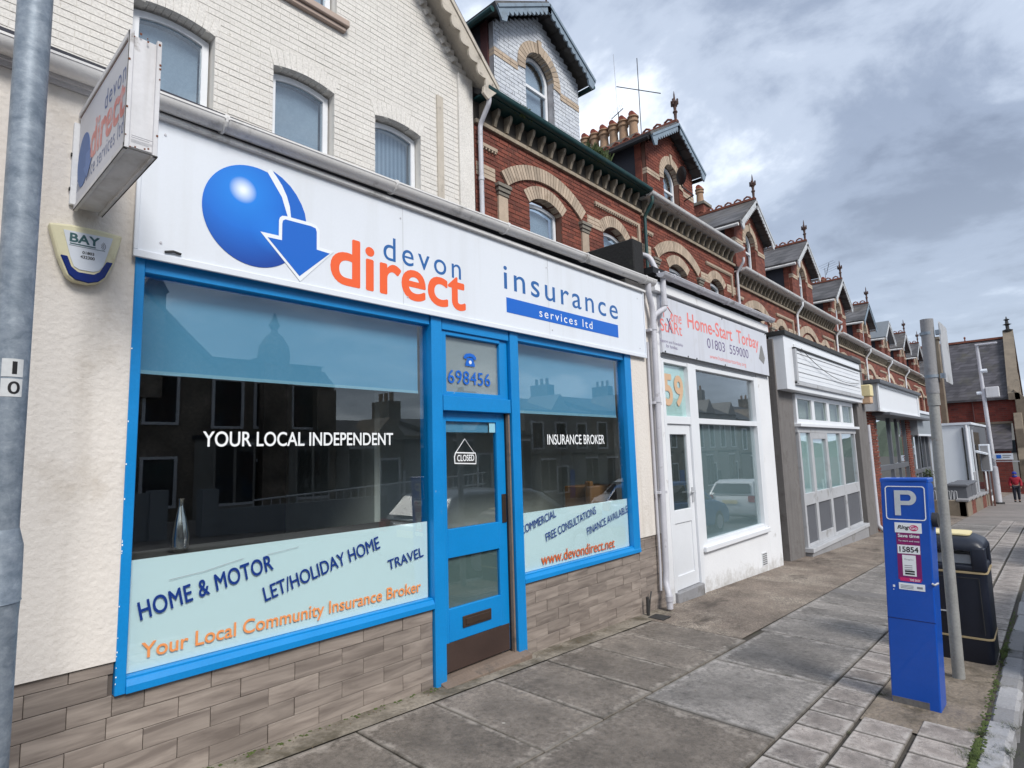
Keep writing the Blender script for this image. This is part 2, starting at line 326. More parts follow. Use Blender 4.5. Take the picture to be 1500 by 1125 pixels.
# wood look tiles
g = G('wood_look_tile'); oi = g.n('ShaderNodeObjectInfo')
mp = g.n('ShaderNodeMapping'); mp.inputs['Rotation'].default_value = (0, R(-14), 0); mp.inputs['Scale'].default_value = (2.0, 1, 17); g.l(g.geo.outputs['Position'], mp.inputs[0])
ofs = g.n('ShaderNodeVectorMath', operation='ADD'); sc = g.n('ShaderNodeCombineXYZ'); g.l(g.math('MULTIPLY', oi.outputs['Random'], 37.), sc.inputs[0]); g.l(g.math('MULTIPLY', oi.outputs['Random'], 91.), sc.inputs[2])
g.l(mp.outputs[0], ofs.inputs[0]); g.l(sc.outputs[0], ofs.inputs[1])
st = g.noise(1.0, 6, vec=ofs.outputs[0], rough=.6, dist=.6)
c = g.mix(g.ramp01(st, .36, .64), (.165, .136, .118), (.315, .268, .232)); c = g.mul(c, g.math('MULTIPLY_ADD', g.math('SUBTRACT', oi.outputs['Random'], .5), .24, 1.0))
c = g.mul(c, g.math('MULTIPLY_ADD', g.math('SUBTRACT', g.noise(1.5, 4), .5), .5, 1.0))
g.l(c, g.b.inputs['Base Color']); g.b.inputs['Roughness'].default_value = .55; g.bump(st, .5, .003); M['tile'] = g.m
M['tilegap'] = plain('dark_tile_joint', (.10, .082, .07), .9)
# slates as courses on roofs
def slatemat(name, base, h=.2, wd=.3, moss=None):
    g = G(name); sp = g.n('ShaderNodeSeparateXYZ'); g.l(g.geo.outputs['Position'], sp.inputs[0])
    row = g.math('FLOOR', g.math('DIVIDE', sp.outputs[2], h)); u = g.math('ADD', g.math('DIVIDE', g.math('ADD', sp.outputs[0], sp.outputs[1]), wd), g.math('MULTIPLY', g.math('MODULO', row, 2.), .5))
    cv = g.n('ShaderNodeCombineXYZ'); g.l(g.math('FLOOR', u), cv.inputs[0]); g.l(row, cv.inputs[1])
    wn = g.n('ShaderNodeTexWhiteNoise'); g.l(cv.outputs[0], wn.inputs[0])
    f = g.math('MULTIPLY', g.math('MULTIPLY_ADD', wn.outputs['Value'], .8, .6), g.math('MULTIPLY_ADD', g.noise(1.2, 6), 1.0, .5))
    fv = g.math('FRACT', g.math('DIVIDE', sp.outputs[2], h)); f = g.math('MULTIPLY', f, g.math('MULTIPLY_ADD', g.math('LESS_THAN', fv, .12), -.45, 1.0))
    c = g.mul(base, f)
    if moss: c = g.mix(g.ramp01(g.noise(.5, 7, rough=.7), .52, .75), c, moss)
    g.l(c, g.b.inputs['Base Color']); g.b.inputs['Roughness'].default_value = .6
    g.bump(g.math('MULTIPLY_ADD', fv, -1., 1.), .6, .01); return g.m
M['slateroof'] = slatemat('slate_roof', (.085, .082, .085), .16, .25, (.10, .085, .06))
M['churchslate'] = slatemat('church_slate_roof', (.062, .058, .066), .24, .36, (.075, .07, .045))
M['ridgeoff'] = M['ridge']
M['oppstone'] = mat('far_side_stone', (.24, .20, .16), .9, .5, 1.2, .6, 9, dirt=(.05, .042, .035), ds=.7, da=.45, db=.7)
M['opprender'] = mat('far_side_render', (.30, .29, .27), .9, .2, .6)
M['darkglass'] = plain('dark_pane', (.02, .025, .03), .05)
M['carwhite'] = plain('white_car_paint', (.62, .64, .66), .2); M['carblue'] = plain('blue_car_paint', (.03, .16, .42), .2); M['carsilver'] = plain('silver_car_paint', (.42, .45, .48), .25, metal=.3)
M['rubber'] = plain('rubber', (.015, .015, .015), .8)
M['whiterail'] = plain('white_rail', (.7, .72, .74), .5)
# printed globe: a flat print with its own printed shading
g = G('printed_blue_globe'); vd = g.n('ShaderNodeVectorMath', operation='DISTANCE'); g.l(g.geo.outputs['Position'], vd.inputs[0]); vd.inputs[1].default_value = (1.43, -.07, 3.24)
dd = vd.outputs['Value']; c = g.mix(g.ramp01(dd, .015, .085), (.85, .93, 1.), (.008, .22, .76)); c = g.mix(g.ramp01(dd, .08, .26), c, (.004, .15, .64)); c = g.mix(g.ramp01(dd, .24, .46), c, (.004, .055, .34))
v2 = g.n('ShaderNodeVectorMath', operation='DISTANCE'); g.l(g.geo.outputs['Position'], v2.inputs[0]); v2.inputs[1].default_value = (1.62, -.07, 3.03)
c = g.mix(g.math('SUBTRACT', .75, g.ramp01(v2.outputs['Value'], .0, .2)), c, (.01, .22, .78)); g.l(c, g.b.inputs['Base Color']); g.b.inputs['Roughness'].default_value = .4; M['globe'] = g.m

# ------------------------------------------------------------------ mesh helpers
OFF = {}
class MB:
    def __init__(s): s.v = []; s.f = []
    def add(s, vs, fs):
        n = len(s.v); s.v += [tuple(p) for p in vs]; s.f += [tuple(n+i for i in f) for f in fs]; return s
    def box(s, x0, x1, y0, y1, z0, z1, M4=None):
        vs = [Vector((x, y, z)) for z in (z0, z1) for x, y in ((x0, y0), (x1, y0), (x1, y1), (x0, y1))]
        if M4: vs = [M4 @ p for p in vs]
        return s.add(vs, [(3, 2, 1, 0), (4, 5, 6, 7), (0, 1, 5, 4), (1, 2, 6, 5), (2, 3, 7, 6), (3, 0, 4, 7)])
    def prism(s, pts, axis, a0, a1, M4=None):       # polygon (2D) extruded along an axis; axis y: pts=(x,z); x: (y,z); z: (x,y)
        def P(p, a):
            q = {'y': (p[0], a, p[1]), 'x': (a, p[0], p[1]), 'z': (p[0], p[1], a)}[axis]
            return M4 @ Vector(q) if M4 else Vector(q)
        n = len(pts); vs = [P(p, a0) for p in pts] + [P(p, a1) for p in pts]
        return s.add(vs, [tuple(range(n))[::-1], tuple(range(n, 2*n))] + [(i, (i+1) % n, n+(i+1) % n, n+i) for i in range(n)])
    def ring(s, outer, inner, axis, a0, a1):        # closed ring between two loops of the same length
        def P(p, a): return {'y': (p[0], a, p[1]), 'x': (a, p[0], p[1])}[axis]
        n = len(outer); vs = [P(p, a0) for p in outer]+[P(p, a0) for p in inner]+[P(p, a1) for p in outer]+[P(p, a1) for p in inner]
        fs = []
        for i in range(n):
            j = (i+1) % n
            fs += [(i, j, n+j, n+i), (2*n+i, 3*n+i, 3*n+j, 2*n+j), (i, 2*n+i, 2*n+j, j), (n+i, n+j, 3*n+j, 3*n+i)]
        return s.add(vs, fs)
    def tube(s, pts, r, n=12, cap=True, arc=None):
        pts = [Vector(p) for p in pts]; rs = r if isinstance(r, (list, tuple)) else [r]*len(pts)
        base = len(s.v); fr = None
        for i, p in enumerate(pts):
            t = ((pts[i+1]-p) if i == 0 else (p-pts[i-1]) if i == len(pts)-1 else (pts[i+1]-p).normalized()+(p-pts[i-1]).normalized()).normalized()
            if fr is None:
                fr = Vector((0, 0, 1)) if abs(t.z) < .9 else Vector((1, 0, 0))
            a = (fr - t*fr.dot(t)).normalized(); b = t.cross(a); fr = a
            for k in range(n):
                an = 2*PI*k/n; s.v.append(tuple(p + (a*math.cos(an)+b*math.sin(an))*rs[i]))
        for i in range(len(pts)-1):
            for k in range(n):
                q = (k+1) % n; s.f.append((base+i*n+k, base+i*n+q, base+(i+1)*n+q, base+(i+1)*n+k))
        if cap:
            s.f.append(tuple(base+k for k in range(n))[::-1]); s.f.append(tuple(base+(len(pts)-1)*n+k for k in range(n)))
        return s
    def lathe(s, cx, cy, prof, n=16, a0=0, a1=2*PI):
        base = len(s.v); full = abs(a1-a0-2*PI) < 1e-6; m = n if full else n+1
        for r, z in prof:
            for k in range(m):
                a = a0+(a1-a0)*k/n; s.v.append((cx+r*math.cos(a), cy+r*math.sin(a), z))
        for i in range(len(prof)-1):
            for k in range(n):
                q = (k+1) % m; s.f.append((base+i*m+k, base+i*m+q, base+(i+1)*m+q, base+(i+1)*m+k))
        s.f.append(tuple(base+k for k in range(m))[::-1]); s.f.append(tuple(base+(len(prof)-1)*m+k for k in range(m)))
        return s
    def sheet(s, pts): return s.add(pts, [tuple(range(len(pts)))])
def link(o, parent=None):
    COL.objects.link(o)
    if parent is not None: o.parent = parent
def build(name, mb, m, parent=None, label=None, kind=None, smooth=False, bevel=0, seg=1, loc=None):
    """links the collected geometry (given in world coordinates) as ONE mesh object under its parent"""
    off = Vector(loc) if loc is not None else (OFF.get(parent.name, Vector()) if parent else Vector())
    me = bpy.data.meshes.new(name)
    me.from_pydata([tuple(Vector(p)-off) for p in mb.v], [], mb.f)
    bm = bmesh.new(); bm.from_mesh(me); bmesh.ops.recalc_face_normals(bm, faces=bm.faces)
    if bevel:
        es = [e for e in bm.edges if len(e.link_faces) == 2 and e.calc_face_angle(0) > .5]
        bmesh.ops.bevel(bm, geom=es, offset=bevel, segments=seg, affect='EDGES', profile=.5)
    bm.to_mesh(me); bm.free()
    me.materials.append(m)
    if smooth:
        for p in me.polygons: p.use_smooth = True
        try: me.set_sharp_from_angle(angle=R(38))
        except Exception: pass
    o = bpy.data.objects.new(name, me); link(o, parent)
    if loc is not None:
        o.location = off - (OFF.get(parent.name, Vector()) if parent else Vector())
    OFF[o.name] = off
    if label: o['label'] = label
    if kind: o['kind'] = kind
    return o
def tag(o, label, cat, group=None):
    if label is None: return o
    o['label'] = label; o['category'] = cat
    if group: o['group'] = group
    return o
def thing(name, loc, label, cat, group=None):
    o = bpy.data.objects.new(name, None); o.empty_display_size = .2; link(o); o.location = loc; OFF[o.name] = Vector(loc)
    return tag(o, label, cat, group)
def struct(name, mb, m, **k): return build(name, mb, m, kind='structure', **k)
_cache = {}
def piece(name, w_, d_, h_, m, parent, c, bevel=.004, rot=None, jit=0):
    """a small box piece (brick, slab, tile) sharing mesh data; c is its centre in world coordinates"""
    key = (name, round(w_, 3), round(d_, 3), round(h_, 3), m.name)
    if key not in _cache:
        me = bpy.data.meshes.new(name); b = MB().box(-w_/2, w_/2, -d_/2, d_/2, -h_/2, h_/2); me.from_pydata(b.v, [], b.f)
        if bevel:
            bm = bmesh.new(); bm.from_mesh(me); bmesh.ops.bevel(bm, geom=list(bm.edges), offset=bevel, segments=1, affect='EDGES'); bm.to_mesh(me); bm.free()
        me.materials.append(m); _cache[key] = me
    o = bpy.data.objects.new(name, _cache[key]); link(o, parent)
    o.location = Vector(c) - (OFF.get(parent.name, Vector()) if parent else Vector())
    if rot: o.rotation_euler = rot
    return o
def zg(x, y=0): return .05 - .0383*x + .02*y
SLOPE = math.atan(-.0383)
# text converted to flat printed meshes
def text(name, s, m, parent, x0, x1, z0, z1, y=0, space=1.0, bold=0, p1=None, vis=None, thick=.0012, M4=None, shear=0):
    """fits the string's own ink box to x0..x1 / z0..z1 on the plane y (facing -y); with p1 the baseline runs from (x0,z0) to p1 and z1 is the letter height"""
    cu = bpy.data.curves.new(name, 'FONT'); cu.body = s; cu.space_character = space; cu.resolution_u = 6; cu.size = 1; cu.shear = shear
    o = bpy.data.objects.new(name, cu); COL.objects.link(o)
    dg = bpy.context.evaluated_depsgraph_get(); me = bpy.data.meshes.new_from_object(o.evaluated_get(dg)); bpy.data.objects.remove(o); bpy.data.curves.remove(cu)
    xs = [v.co.x for v in me.vertices]; ys = [v.co.y for v in me.vertices]
    a0, a1, b0, b1 = min(xs), max(xs), min(ys), max(ys)
    if vis: b0, b1 = vis        # fit only these font heights (baseline, ascender)
    off = OFF.get(parent.name, Vector()) if parent else Vector()
    if p1:
        dv = Vector((p1[0]-x0, p1[1]-z0)); ln = dv.length; dv.normalize(); up = Vector((-dv.y, dv.x)); h = z1
    for v in me.vertices:
        u = (v.co.x-a0)/(a1-a0); t = (v.co.y-b0)/(b1-b0)
        if p1: q = Vector((x0, z0)) + dv*(u*ln) + up*(t*h); P = Vector((q.x, y, q.y))
        else: P = Vector((x0+u*(x1-x0), y, z0+t*(z1-z0)))
        if M4: P = M4 @ P
        v.co = P - off
    if bold:      # thicken every stroke: thin strips along the outlines, each a hair apart in depth
        bm = bmesh.new(); bm.from_mesh(me)
        sx = abs((x1-x0) if not p1 else ln)/(a1-a0); wd = bold*min(sx, abs((z1-z0) if not p1 else h)/(b1-b0))
        nrm = (M4.to_3x3() @ Vector((0, -1, 0))).normalized() if M4 else Vector((0, -1, 0)); k = 0
        for e in [e for e in bm.edges if len(e.link_faces) == 1]:
            p, q = e.verts[0].co.copy(), e.verts[1].co.copy(); d = q-p
            if d.length < 1e-7: continue
            d.normalize(); t = d.cross(nrm)*wd; dd = d*wd*.4; k += 1; up_ = nrm*(1e-5*(1+k % 37))
            bm.faces.new([bm.verts.new(v) for v in (p-dd-t+up_, q+dd-t+up_, q+dd+t+up_, p-dd+t+up_)])
        bm.to_mesh(me); bm.free()
    me.materials.clear(); me.materials.append(m)
    ob = bpy.data.objects.new(name, me); link(ob, parent)
    return ob
def flat(name, pts, m, parent, y, th=.0015, label=None):
    return build(name, MB().prism(pts, 'y', y-th, y), m, parent, label=label)

# ------------------------------------------------------------------ the setting: road, pavement, kerb
def gsheet(x0, x1, y0, y1, dz, nx=1):
    b = MB()
    for i in range(nx):
        a = x0+(x1-x0)*i/nx; c = x0+(x1-x0)*(i+1)/nx
        b.add([(a, y0, zg(a, y0)+dz), (c, y0, zg(c, y0)+dz), (c, y1, zg(c, y1)+dz), (a, y1, zg(a, y1)+dz)], [(0, 1, 2, 3)])
    return b
road = MB()
def zr(x): return zg(min(x, 60), -3.2) - .11
for (a, c) in ((-60, -10), (-10, 12), (12, 60), (60, 400)):
    road.add([(a, -3.10, zr(a)), (c, -3.10, zr(c)), (c, -10.6, zr(c)), (a, -10.6, zr(a))], [(0, 3, 2, 1)])
struct('road', road, M['asphalt'])
far = MB()
for (a, c) in ((-300, -10), (-10, 60), (60, 600)):
    za_, zc_ = zr(max(a, -10))-.35, zr(c)-.35
    far.add([(a, -300, za_), (c, -300, zc_), (c, 300, zc_), (a, 300, za_)], [(0, 1, 2, 3)])
struct('ground', far, M['ground'])
oppav = MB()
for (a, c) in ((-60, -10), (-10, 60)):
    oppav.add([(a, -10.6, zr(a)+.1), (c, -10.6, zr(c)+.1), (c, -19, zr(c)+.1), (a, -19, zr(a)+.1)], [(0, 3, 2, 1)]); oppav.add([(a, -10.6, zr(a)-.3), (c, -10.6, zr(c)-.3), (c, -10.6, zr(c)+.1), (a, -10.6, zr(a)+.1)], [(0, 1, 2, 3)])
struct('far_pavement', oppav, M['paver'])

pav = thing('pavement', (0, -1.5, zg(0, -1.5)), None, None); pav['kind'] = 'structure'
base = gsheet(-10, 60, -3.02, .6, -.012, 14)
for (a, c) in ((-10, 60),):
    base.add([(a, -3.02, zg(a, -3.02)-.45), (c, -3.02, zg(c, -3.02)-.45), (c, -3.02, zg(c, -3.02)-.012), (a, -3.02, zg(a, -3.02)-.012)], [(0, 1, 2, 3)])
build('bedding', base, M['ground'], pav)
def slab(x0, x1, y0, y1, m, th=.05, gap=.010, lift=None, name='paving_slab'):
    cx, cy = (x0+x1)/2, (y0+y1)/2
    l = random.uniform(-.0025, .0025) if lift is None else lift
    return piece(name, (x1-x0)-gap, (y1-y0)-gap, th, m, pav, (cx, cy, zg(cx, cy)-th/2+.004+l), .004,
          rot=(math.atan(.02)+random.uniform(-.003, .003), -SLOPE+random.uniform(-.003, .003), 0))
# narrow mortar strip by the shop wall
build('mortar_strip', gsheet(-4, 6.2, -.205, .0, .003, 12), mat('rough_mortar', (.24, .21, .17), .95, .35, 4, .25, 40, 1.0, 18, .02, dirt=(.10, .085, .06), ds=3.5, da=.45, db=.62), pav)  # dark stain is damp, and also stands in for contact shadow at the wall
# row one of large slabs, 0.6 m each
xs = [-1.6+.6*i for i in range(6)] + [2.16, 2.72, 3.32, 3.94, 4.51, 5.12, 5.68]
xs = [-1.5, -.9, -.3, .3, .9, 1.5, 2.12, 2.72, 3.32, 3.94, 4.51, 5.12, 5.70]
for a, c in zip(xs, xs[1:]):
    if c > 3.3 and a < 3.4: pass
    slab(a, c, -1.20, -.21, M['slab'])
# tarmac reinstatement in front of the white shop
tb = gsheet(5.70, 60, -1.15, .6, .002, 30); build('tarmac_patch', tb, M['tarpatch'], pav)
# row two
x = -1.05
xs2 = [-1.0, .17, 1.32, 2.48, 3.80, 4.97, 6.16]
for a, c in zip(xs2, xs2[1:]): slab(a, c, -2.10, -1.205, M['slabgrey'] if a > 3.5 else M['slab'])
x = 6.16; k = 0
while x < 22:
    wd = (.70, .36, .34, .36, .35, .36, .34)[k % 7]; slab(x, x+wd, -2.10, -1.155, M['slabgrey'] if k != 6 else M['concrete'], gap=.01); x += wd; k += 1
# small pavers, three columns
for (ya, yb, sh) in ((-2.395, -2.105, 0.0), (-2.69, -2.402, .14), (-2.985, -2.70, .05)):
    x = -.2 + sh; 
    while x < 24.5:
        w_ = .2875
        inpatch = (4.62 < x+.14 < 6.5 and ya < -2.5) or (5.1 < x+.14 < 6.2 and ya < -2.3 and yb < -2.3) 
        if not inpatch and x > .8: slab(x, x+w_, ya, yb, M['paver'], gap=.018, name='paver')
        x += w_
pb_ = gsheet(4.48, 6.66, -2.995, -2.398, .0005, 4); build('concrete_patch', pb_, mat('dirty_concrete_patch', (.20, .165, .13), .9, .35, 3, .3, 60, .9, 14, .03, dirt=(.08, .065, .045), ds=4, da=.48, db=.68), pav)
fp = gsheet(22, 60, -2.98, -1.155, .001, 8); build('far_paving', fp, brickmat('far_pavers', (.24, .215, .2), (.18, .165, .155), .8, .3, bw=.6, bh=.6, dirt=(.14, .12, .10)), pav)

kb = thing('kerb', (4, -3.1, zg(4, -3.1)), None, None); kb['kind'] = 'structure'
x = .8
while x < 26:
    ln = random.uniform(.24, .36) if x < 7 else .9
    hh = .13; yc = -3.077 + random.uniform(-.008, .008)
    o = piece('kerb_stone', ln-.025, .145, .22, M['kerb'], kb, (x+ln/2, yc, zg(x+ln/2, -3.05)-.11+random.uniform(-.002, .008)), .022, rot=(random.uniform(-.03, .03), -SLOPE, random.uniform(-.03, .03)))
    x += ln
kk = MB().box(26, 60, -3.17, -3.0, -3, zg(60, 0)); 
kf = MB(); kf.add([(26, -3.17, zg(26)-.3), (60, -3.17, zg(60)-.3), (60, -3.17, zg(60)-.07), (26, -3.17, zg(26)-.07), (26, -2.99, zg(26)-.06), (60, -2.99, zg(60)-.06)], [(0, 1, 2, 3), (3, 2, 5, 4)]); build('far_kerb', kf, M['kerb'], kb)
# weeds along the kerb
b = MB()
def tuft(b, cx, cy, cz, n, h, r):
    for _ in range(n):
        a = random.uniform(0, 2*PI); rr = random.uniform(0, r); x, y = cx+rr*math.cos(a), cy+rr*math.sin(a)
        l = h*random.uniform(.4, 1.2); ta = random.uniform(0, 2*PI); tx, ty = math.cos(ta)*l*.7, math.sin(ta)*l*.7; wd = random.uniform(.002, .004)
        b.add([(x-wd, y, cz), (x+wd, y, cz), (x+tx, y+ty, cz+l)], [(0, 1, 2)])
for (x, y, n, h, r) in ((4.35, -3.0, 240, .035, .10), (4.75, -3.0, 160, .03, .07), (4.55, -3.14, 200, .03, .09), (5.0, -3.14, 120, .03, .08), (4.05, -3.01, 130, .03, .08), (7.0, -3.01, 240, .035, .11), (5.05, -2.41, 90, .02, .06), (5.9, -3.0, 90, .02, .1), (7.8, -3.0, 100, .02, .2), (4.2, -2.4, 40, .012, .02), (10, -3.0, 120, .03, .3)):
    tuft(b, x, y, zg(x, y), n, h, r)
build('weeds', b, M['leafm'], kind='stuff', label='low green weeds growing between the kerb stones')
b = MB()
for i in range(900):
    x = random.choice((random.gauss(4.4, .18), random.gauss(7.0, .12), random.uniform(4, 9), random.uniform(.5, 6))) ; y = random.gauss(-3.0, .012) if x > 3.9 else random.gauss(-.03, .02)
    s_ = random.uniform(.003, .010); z = zg(x, y)+.004
    b.add([(x-s_, y-s_, z), (x+s_, y-s_, z), (x+s_, y+s_, z), (x-s_, y+s_, z), (x, y, z+s_*.8)], [(0, 1, 4), (1, 2, 4), (2, 3, 4), (3, 0, 4)])
build('moss', b, M['moss'], kind='stuff', label='moss and grit in the joints of the pavement')

b = MB()
for i in range(420):
    x = random.choice((random.uniform(-.5, 6.2), random.uniform(6.4, 11), random.uniform(1, 9))); y = -abs(random.gauss(0, .05))-.04 if i % 3 else random.uniform(-2.9, -.1)
    l = random.uniform(.004, .012 if i % 3 else .008); a = random.uniform(0, PI); z = zg(x, y)+.006; dx_, dy_ = l*math.cos(a), l*math.sin(a)
    b.add([(x-dx_, y-dy_, z), (x+dy_*.4, y-dx_*.4, z+.003), (x+dx_, y+dy_, z+random.uniform(0, .008)), (x-dy_*.4, y+dx_*.4, z+.002)], [(0, 1, 2, 3)])
build('litter', b, mat('dry_leaf_bits', (.14, .10, .06), .9, .5, 30), kind='stuff', label='dry leaf crumbs and grit scattered on the pavement')
# ------------------------------------------------------------------ building helpers
BH = .075; BW = .225
def rows(inside, x0, x1, z0, z1, h, step=.02):
    out = []; k0 = math.floor(z0/h); k1 = math.ceil(z1/h)
    for k in range(k0, k1):
        a, c = max(z0, k*h), min(z1, (k+1)*h)
        if c-a < .012: continue
        zc_ = (a+c)/2; runs = []; cur = None; x = x0; n = int((x1-x0)/step)+1
        for i in range(n):
            xa = x0+i*step; ok = inside(min(xa+step/2, x1-.001), zc_) and inside(min(xa+step/2, x1-.001), a+.008)
            if ok and cur is None: cur = xa
            if not ok and cur is not None: runs.append((cur, xa)); cur = None
        if cur is not None: runs.append((cur, x1))
        out.append((k, a, c, runs))
    return out
def wall(parent, x0, x1, z0, z1, y, m, inside=lambda x, z: True, th=.25, h=.15, name='wall'):
    b = MB()
    for k, a, c, runs in rows(inside, x0, x1, z0, z1, h): 
        for (p, q) in runs: b.box(p, q, y, y+th, a, c)
    return build(name, b, m, parent)
def brickwall(parent, x0, x1, z0, z1, y, mb_, mm_, inside=lambda x, z: True, budget=0, near=None, proud=.008, th=.25, vg=.010, hg=.011):
    """bricks laid course by course over a mortar wall: the first `budget` (nearest to `near`) are objects, the rest one part"""
    b = MB(); cells = []
    for k, a, c, runs in rows(inside, x0, x1, z0, z1, BH):
        for (p, q) in runs:
            b.box(p, q, y, y+th, a, c)
            i0 = math.floor(p/BW-1); i1 = math.ceil(q/BW+1)
            for i in range(i0, i1):
                xa = (i-.5*(k % 2))*BW+.004; xb = xa+BW-vg
                xa, xb = max(xa, p), min(xb, q)
                if xb-xa > .03 and c-a > .03: cells.append(((xa+xb)/2, (a+c)/2+.0, xb-xa, c-a-hg))
    build('mortar', b, mm_, parent)
    if near: cells.sort(key=lambda t: abs(t[0]-near[0])*near[2]+abs(t[1]-near[1]))
    for t in cells[:budget]:
        piece('brick', round(t[2], 2), .03, t[3], mb_, parent, (t[0], y-proud+.015+random.uniform(-.0025, .0015), t[1]+random.uniform(-.0012, .0012)), .0035, rot=(random.uniform(-.03, .03), random.uniform(-.006, .006), 0))
    if cells[budget:]:
        s = MB()
        for t in cells[budget:]:
            j = random.uniform(-.0015, .0015); s.box(t[0]-t[2]/2, t[0]+t[2]/2, y-proud+j, y+.01, t[1]-t[3]/2, t[1]+t[3]/2)
        build('bricks', s, mb_, parent, kind='stuff')
def archpts(x0, x1, zs, rise, n=12):     # points of an arch from (x1,zs) over to (x0,zs)
    if rise <= 0: return [(x1, zs), (x0, zs)]
    hw = (x1-x0)/2; r = (hw*hw+rise*rise)/(2*rise); cx = (x0+x1)/2; cz = zs+rise-r; a = math.asin(min(1, hw/r))
    if rise > hw: a = PI-a
    return [(cx+r*math.sin(a-2*a*i/n), cz+r*math.cos(a-2*a*i/n)) for i in range(n+1)]
def inarch(x0, x1, z0, zs, rise, grow=0):
    hw = (x1-x0)/2+grow; rr = rise+grow if rise > 0 else grow
    cx = (x0+x1)/2
    if rise > 0: r = (hw*hw+rr*rr)/(2*rr); cz = zs+rr-r
    def f(x, z):
        if not (cx-hw < x < cx+hw) or z < z0-grow: return False
        if z <= zs: return True
        return rise > 0 and (x-cx)**2+(z-cz)**2 < r*r and z > zs
    return f
def window(parent, x0, x1, z0, zs, y, rise=0, fw=.055, bars=(), vbars=(), m=None, back='netcurtain', glass='upglass', depth=.06, sill=True, name='window', backy=.12):
    m = m or M['upvc']
    loop = [(x0, z0), (x1, z0)] + archpts(x0, x1, zs, rise)
    cx, cz = (x0+x1)/2, (z0+zs+rise)/2; W, H = x1-x0, zs+rise-z0
    inner = [((p[0]-cx)*(W-2*fw)/W+cx, (p[1]-cz)*(H-2*fw)/H+cz) for p in loop]
    b = MB().ring(loop, inner, 'y', y, y+depth)
    for zb in bars: b.box(x0+fw*.8, x1-fw*.8, y-.004, y+depth-.004, zb-fw*.45, zb+fw*.45)
    for xb in vbars: b.box(xb-fw*.45, xb+fw*.45, y-.006, y+depth-.006, z0+fw*.8, zs+rise-fw*.8)
    f = build(name, b, m, parent)
    build('pane', MB().prism(inner, 'y', y+.025, y+.031), M[glass], f)
    if back: build('curtain', MB().prism(inner, 'y', y+backy, y+backy+.01), M[back], f)
    if sill: build('sill', MB().box(x0-.05, x1+.05, y-.14, y+.03, z0-.05, z0-.002), m, f)
    return f
def voussoirs(parent, x0, x1, zs, rise, t, y0, y1, n, m, name='voussoir', single=True, gap=.012, key=None):
    """wedge bricks round an arch of inner span x0..x1"""
    hw = (x1-x0)/2; r = (hw*hw+rise*rise)/(2*rise); cx = (x0+x1)/2; cz = zs+rise-r; a = math.asin(min(1, hw/r))
    if rise > hw: a = PI-a
    ga = gap/(r+t/2); allb = MB()
    for i in range(n):
        a0 = -a+2*a*i/n+ga/2; a1 = -a+2*a*(i+1)/n-ga/2
        tt = t
        if key and i == n//2: tt = t+key
        pts = [(cx+q*math.sin(w_), cz+q*math.cos(w_)) for q, w_ in ((r, a0), (r+tt, a0), (r+tt, a1), (r, a1))]
        b = MB().prism(pts, 'y', y0-(.02 if tt > t else 0), y1)
        if single: build(name, b, m, parent)
        else: allb.add(b.v, b.f)
    if not single: build('arch', allb, m, parent)
def barge(pts0, pts1, y, drop=.16, tooth=.11, th=.03):
    """scalloped bargeboard from ridge point to eave point in the plane y"""
    b = MB(); p, q = Vector(pts0), Vector(pts1); d = q-p; ln = d.length; d.normalize(); nrm = Vector((-d.y, d.x))
    if nrm.y > 0: nrm = -nrm
    n = max(3, int(ln/tooth))
    for i in range(n):
        a = p+d*(ln*i/n); c = p+d*(ln*(i+1)/n); w_ = ln/n
        lo = [c+nrm*(drop*.62)]
        for k in range(1, 6): 
            t = k/6; lo.append(c-d*(w_*t)+nrm*(drop*(.62+.38*math.sin(PI*t))))
        lo.append(a+nrm*(drop*.62))
        b.prism([tuple(a), tuple(c)]+[tuple(v) for v in lo], 'y', y, y+th)
    e = p+d*ln; 
    b.prism([tuple(q-d*.16), tuple(q+d*.02), tuple(q+d*.02+nrm*(drop*1.35)), tuple(q-d*.10+nrm*(drop*1.5)), tuple(q-d*.17+nrm*(drop*1.1))], 'y', y-.003, y+th+.003)
    # moulded top fillet
    b.prism([tuple(p-nrm*.02), tuple(q-nrm*.02), tuple(q+nrm*.035), tuple(p+nrm*.035)], 'y', y-.02, y+.002)
    return b
def gutter(parent, x0, x1, y, z, m, r=.058, brackets=1.0, cap=True, bm_=None):
    b = MB(); n = 10
    for (ra, sgn) in ((r, 1), (r-.006, -1)):
        base_ = len(b.v)
        for xx in (x0, x1):
            for k in range(n+1):
                a = PI+PI*k/n; b.v.append((xx, y+ra*math.cos(a), z+ra*math.sin(a)))
        for k in range(n): b.f.append((base_+k, base_+k+1, base_+n+2+k, base_+n+1+k))
    for (s0, s1) in ((y-r, y-r+.006), (y+r-.006, y+r)): b.box(x0, x1, s0-.003, s1+.003, z-.006, z+.006)
    for xx in (x0, x1): b.prism([(y+r*math.cos(PI+PI*k/n), z+r*math.sin(PI+PI*k/n)) for k in range(n+1)], 'x', xx-.002, xx+.002)
    g_ = build('gutter', b, m, parent, smooth=True)
    if brackets:
        k = int((x1-x0)/brackets)
        for i in range(k+1):
            xx = x0+.25+i*(x1-x0-.5)/max(1, k); bb = MB()
            pts = [(xx, y+(r+.004)*math.cos(PI+PI*j/8), z+(r+.004)*math.sin(PI+PI*j/8)) for j in range(9)]
            bb.tube(pts, .009, 6); bb.box(xx-.014, xx+.014, y-r-.006, y-r+.012, z-.012, z+.012)
            build('gutter_bracket', bb, bm_ or m, g_)
    return g_

def S(x, z, y):      # slides a point measured on the facade plane along the sight line to plane y (used only to read off sizes)
    k = (y+3.5)/3.5; return (x*k, 1.6+(z-1.6)*k)

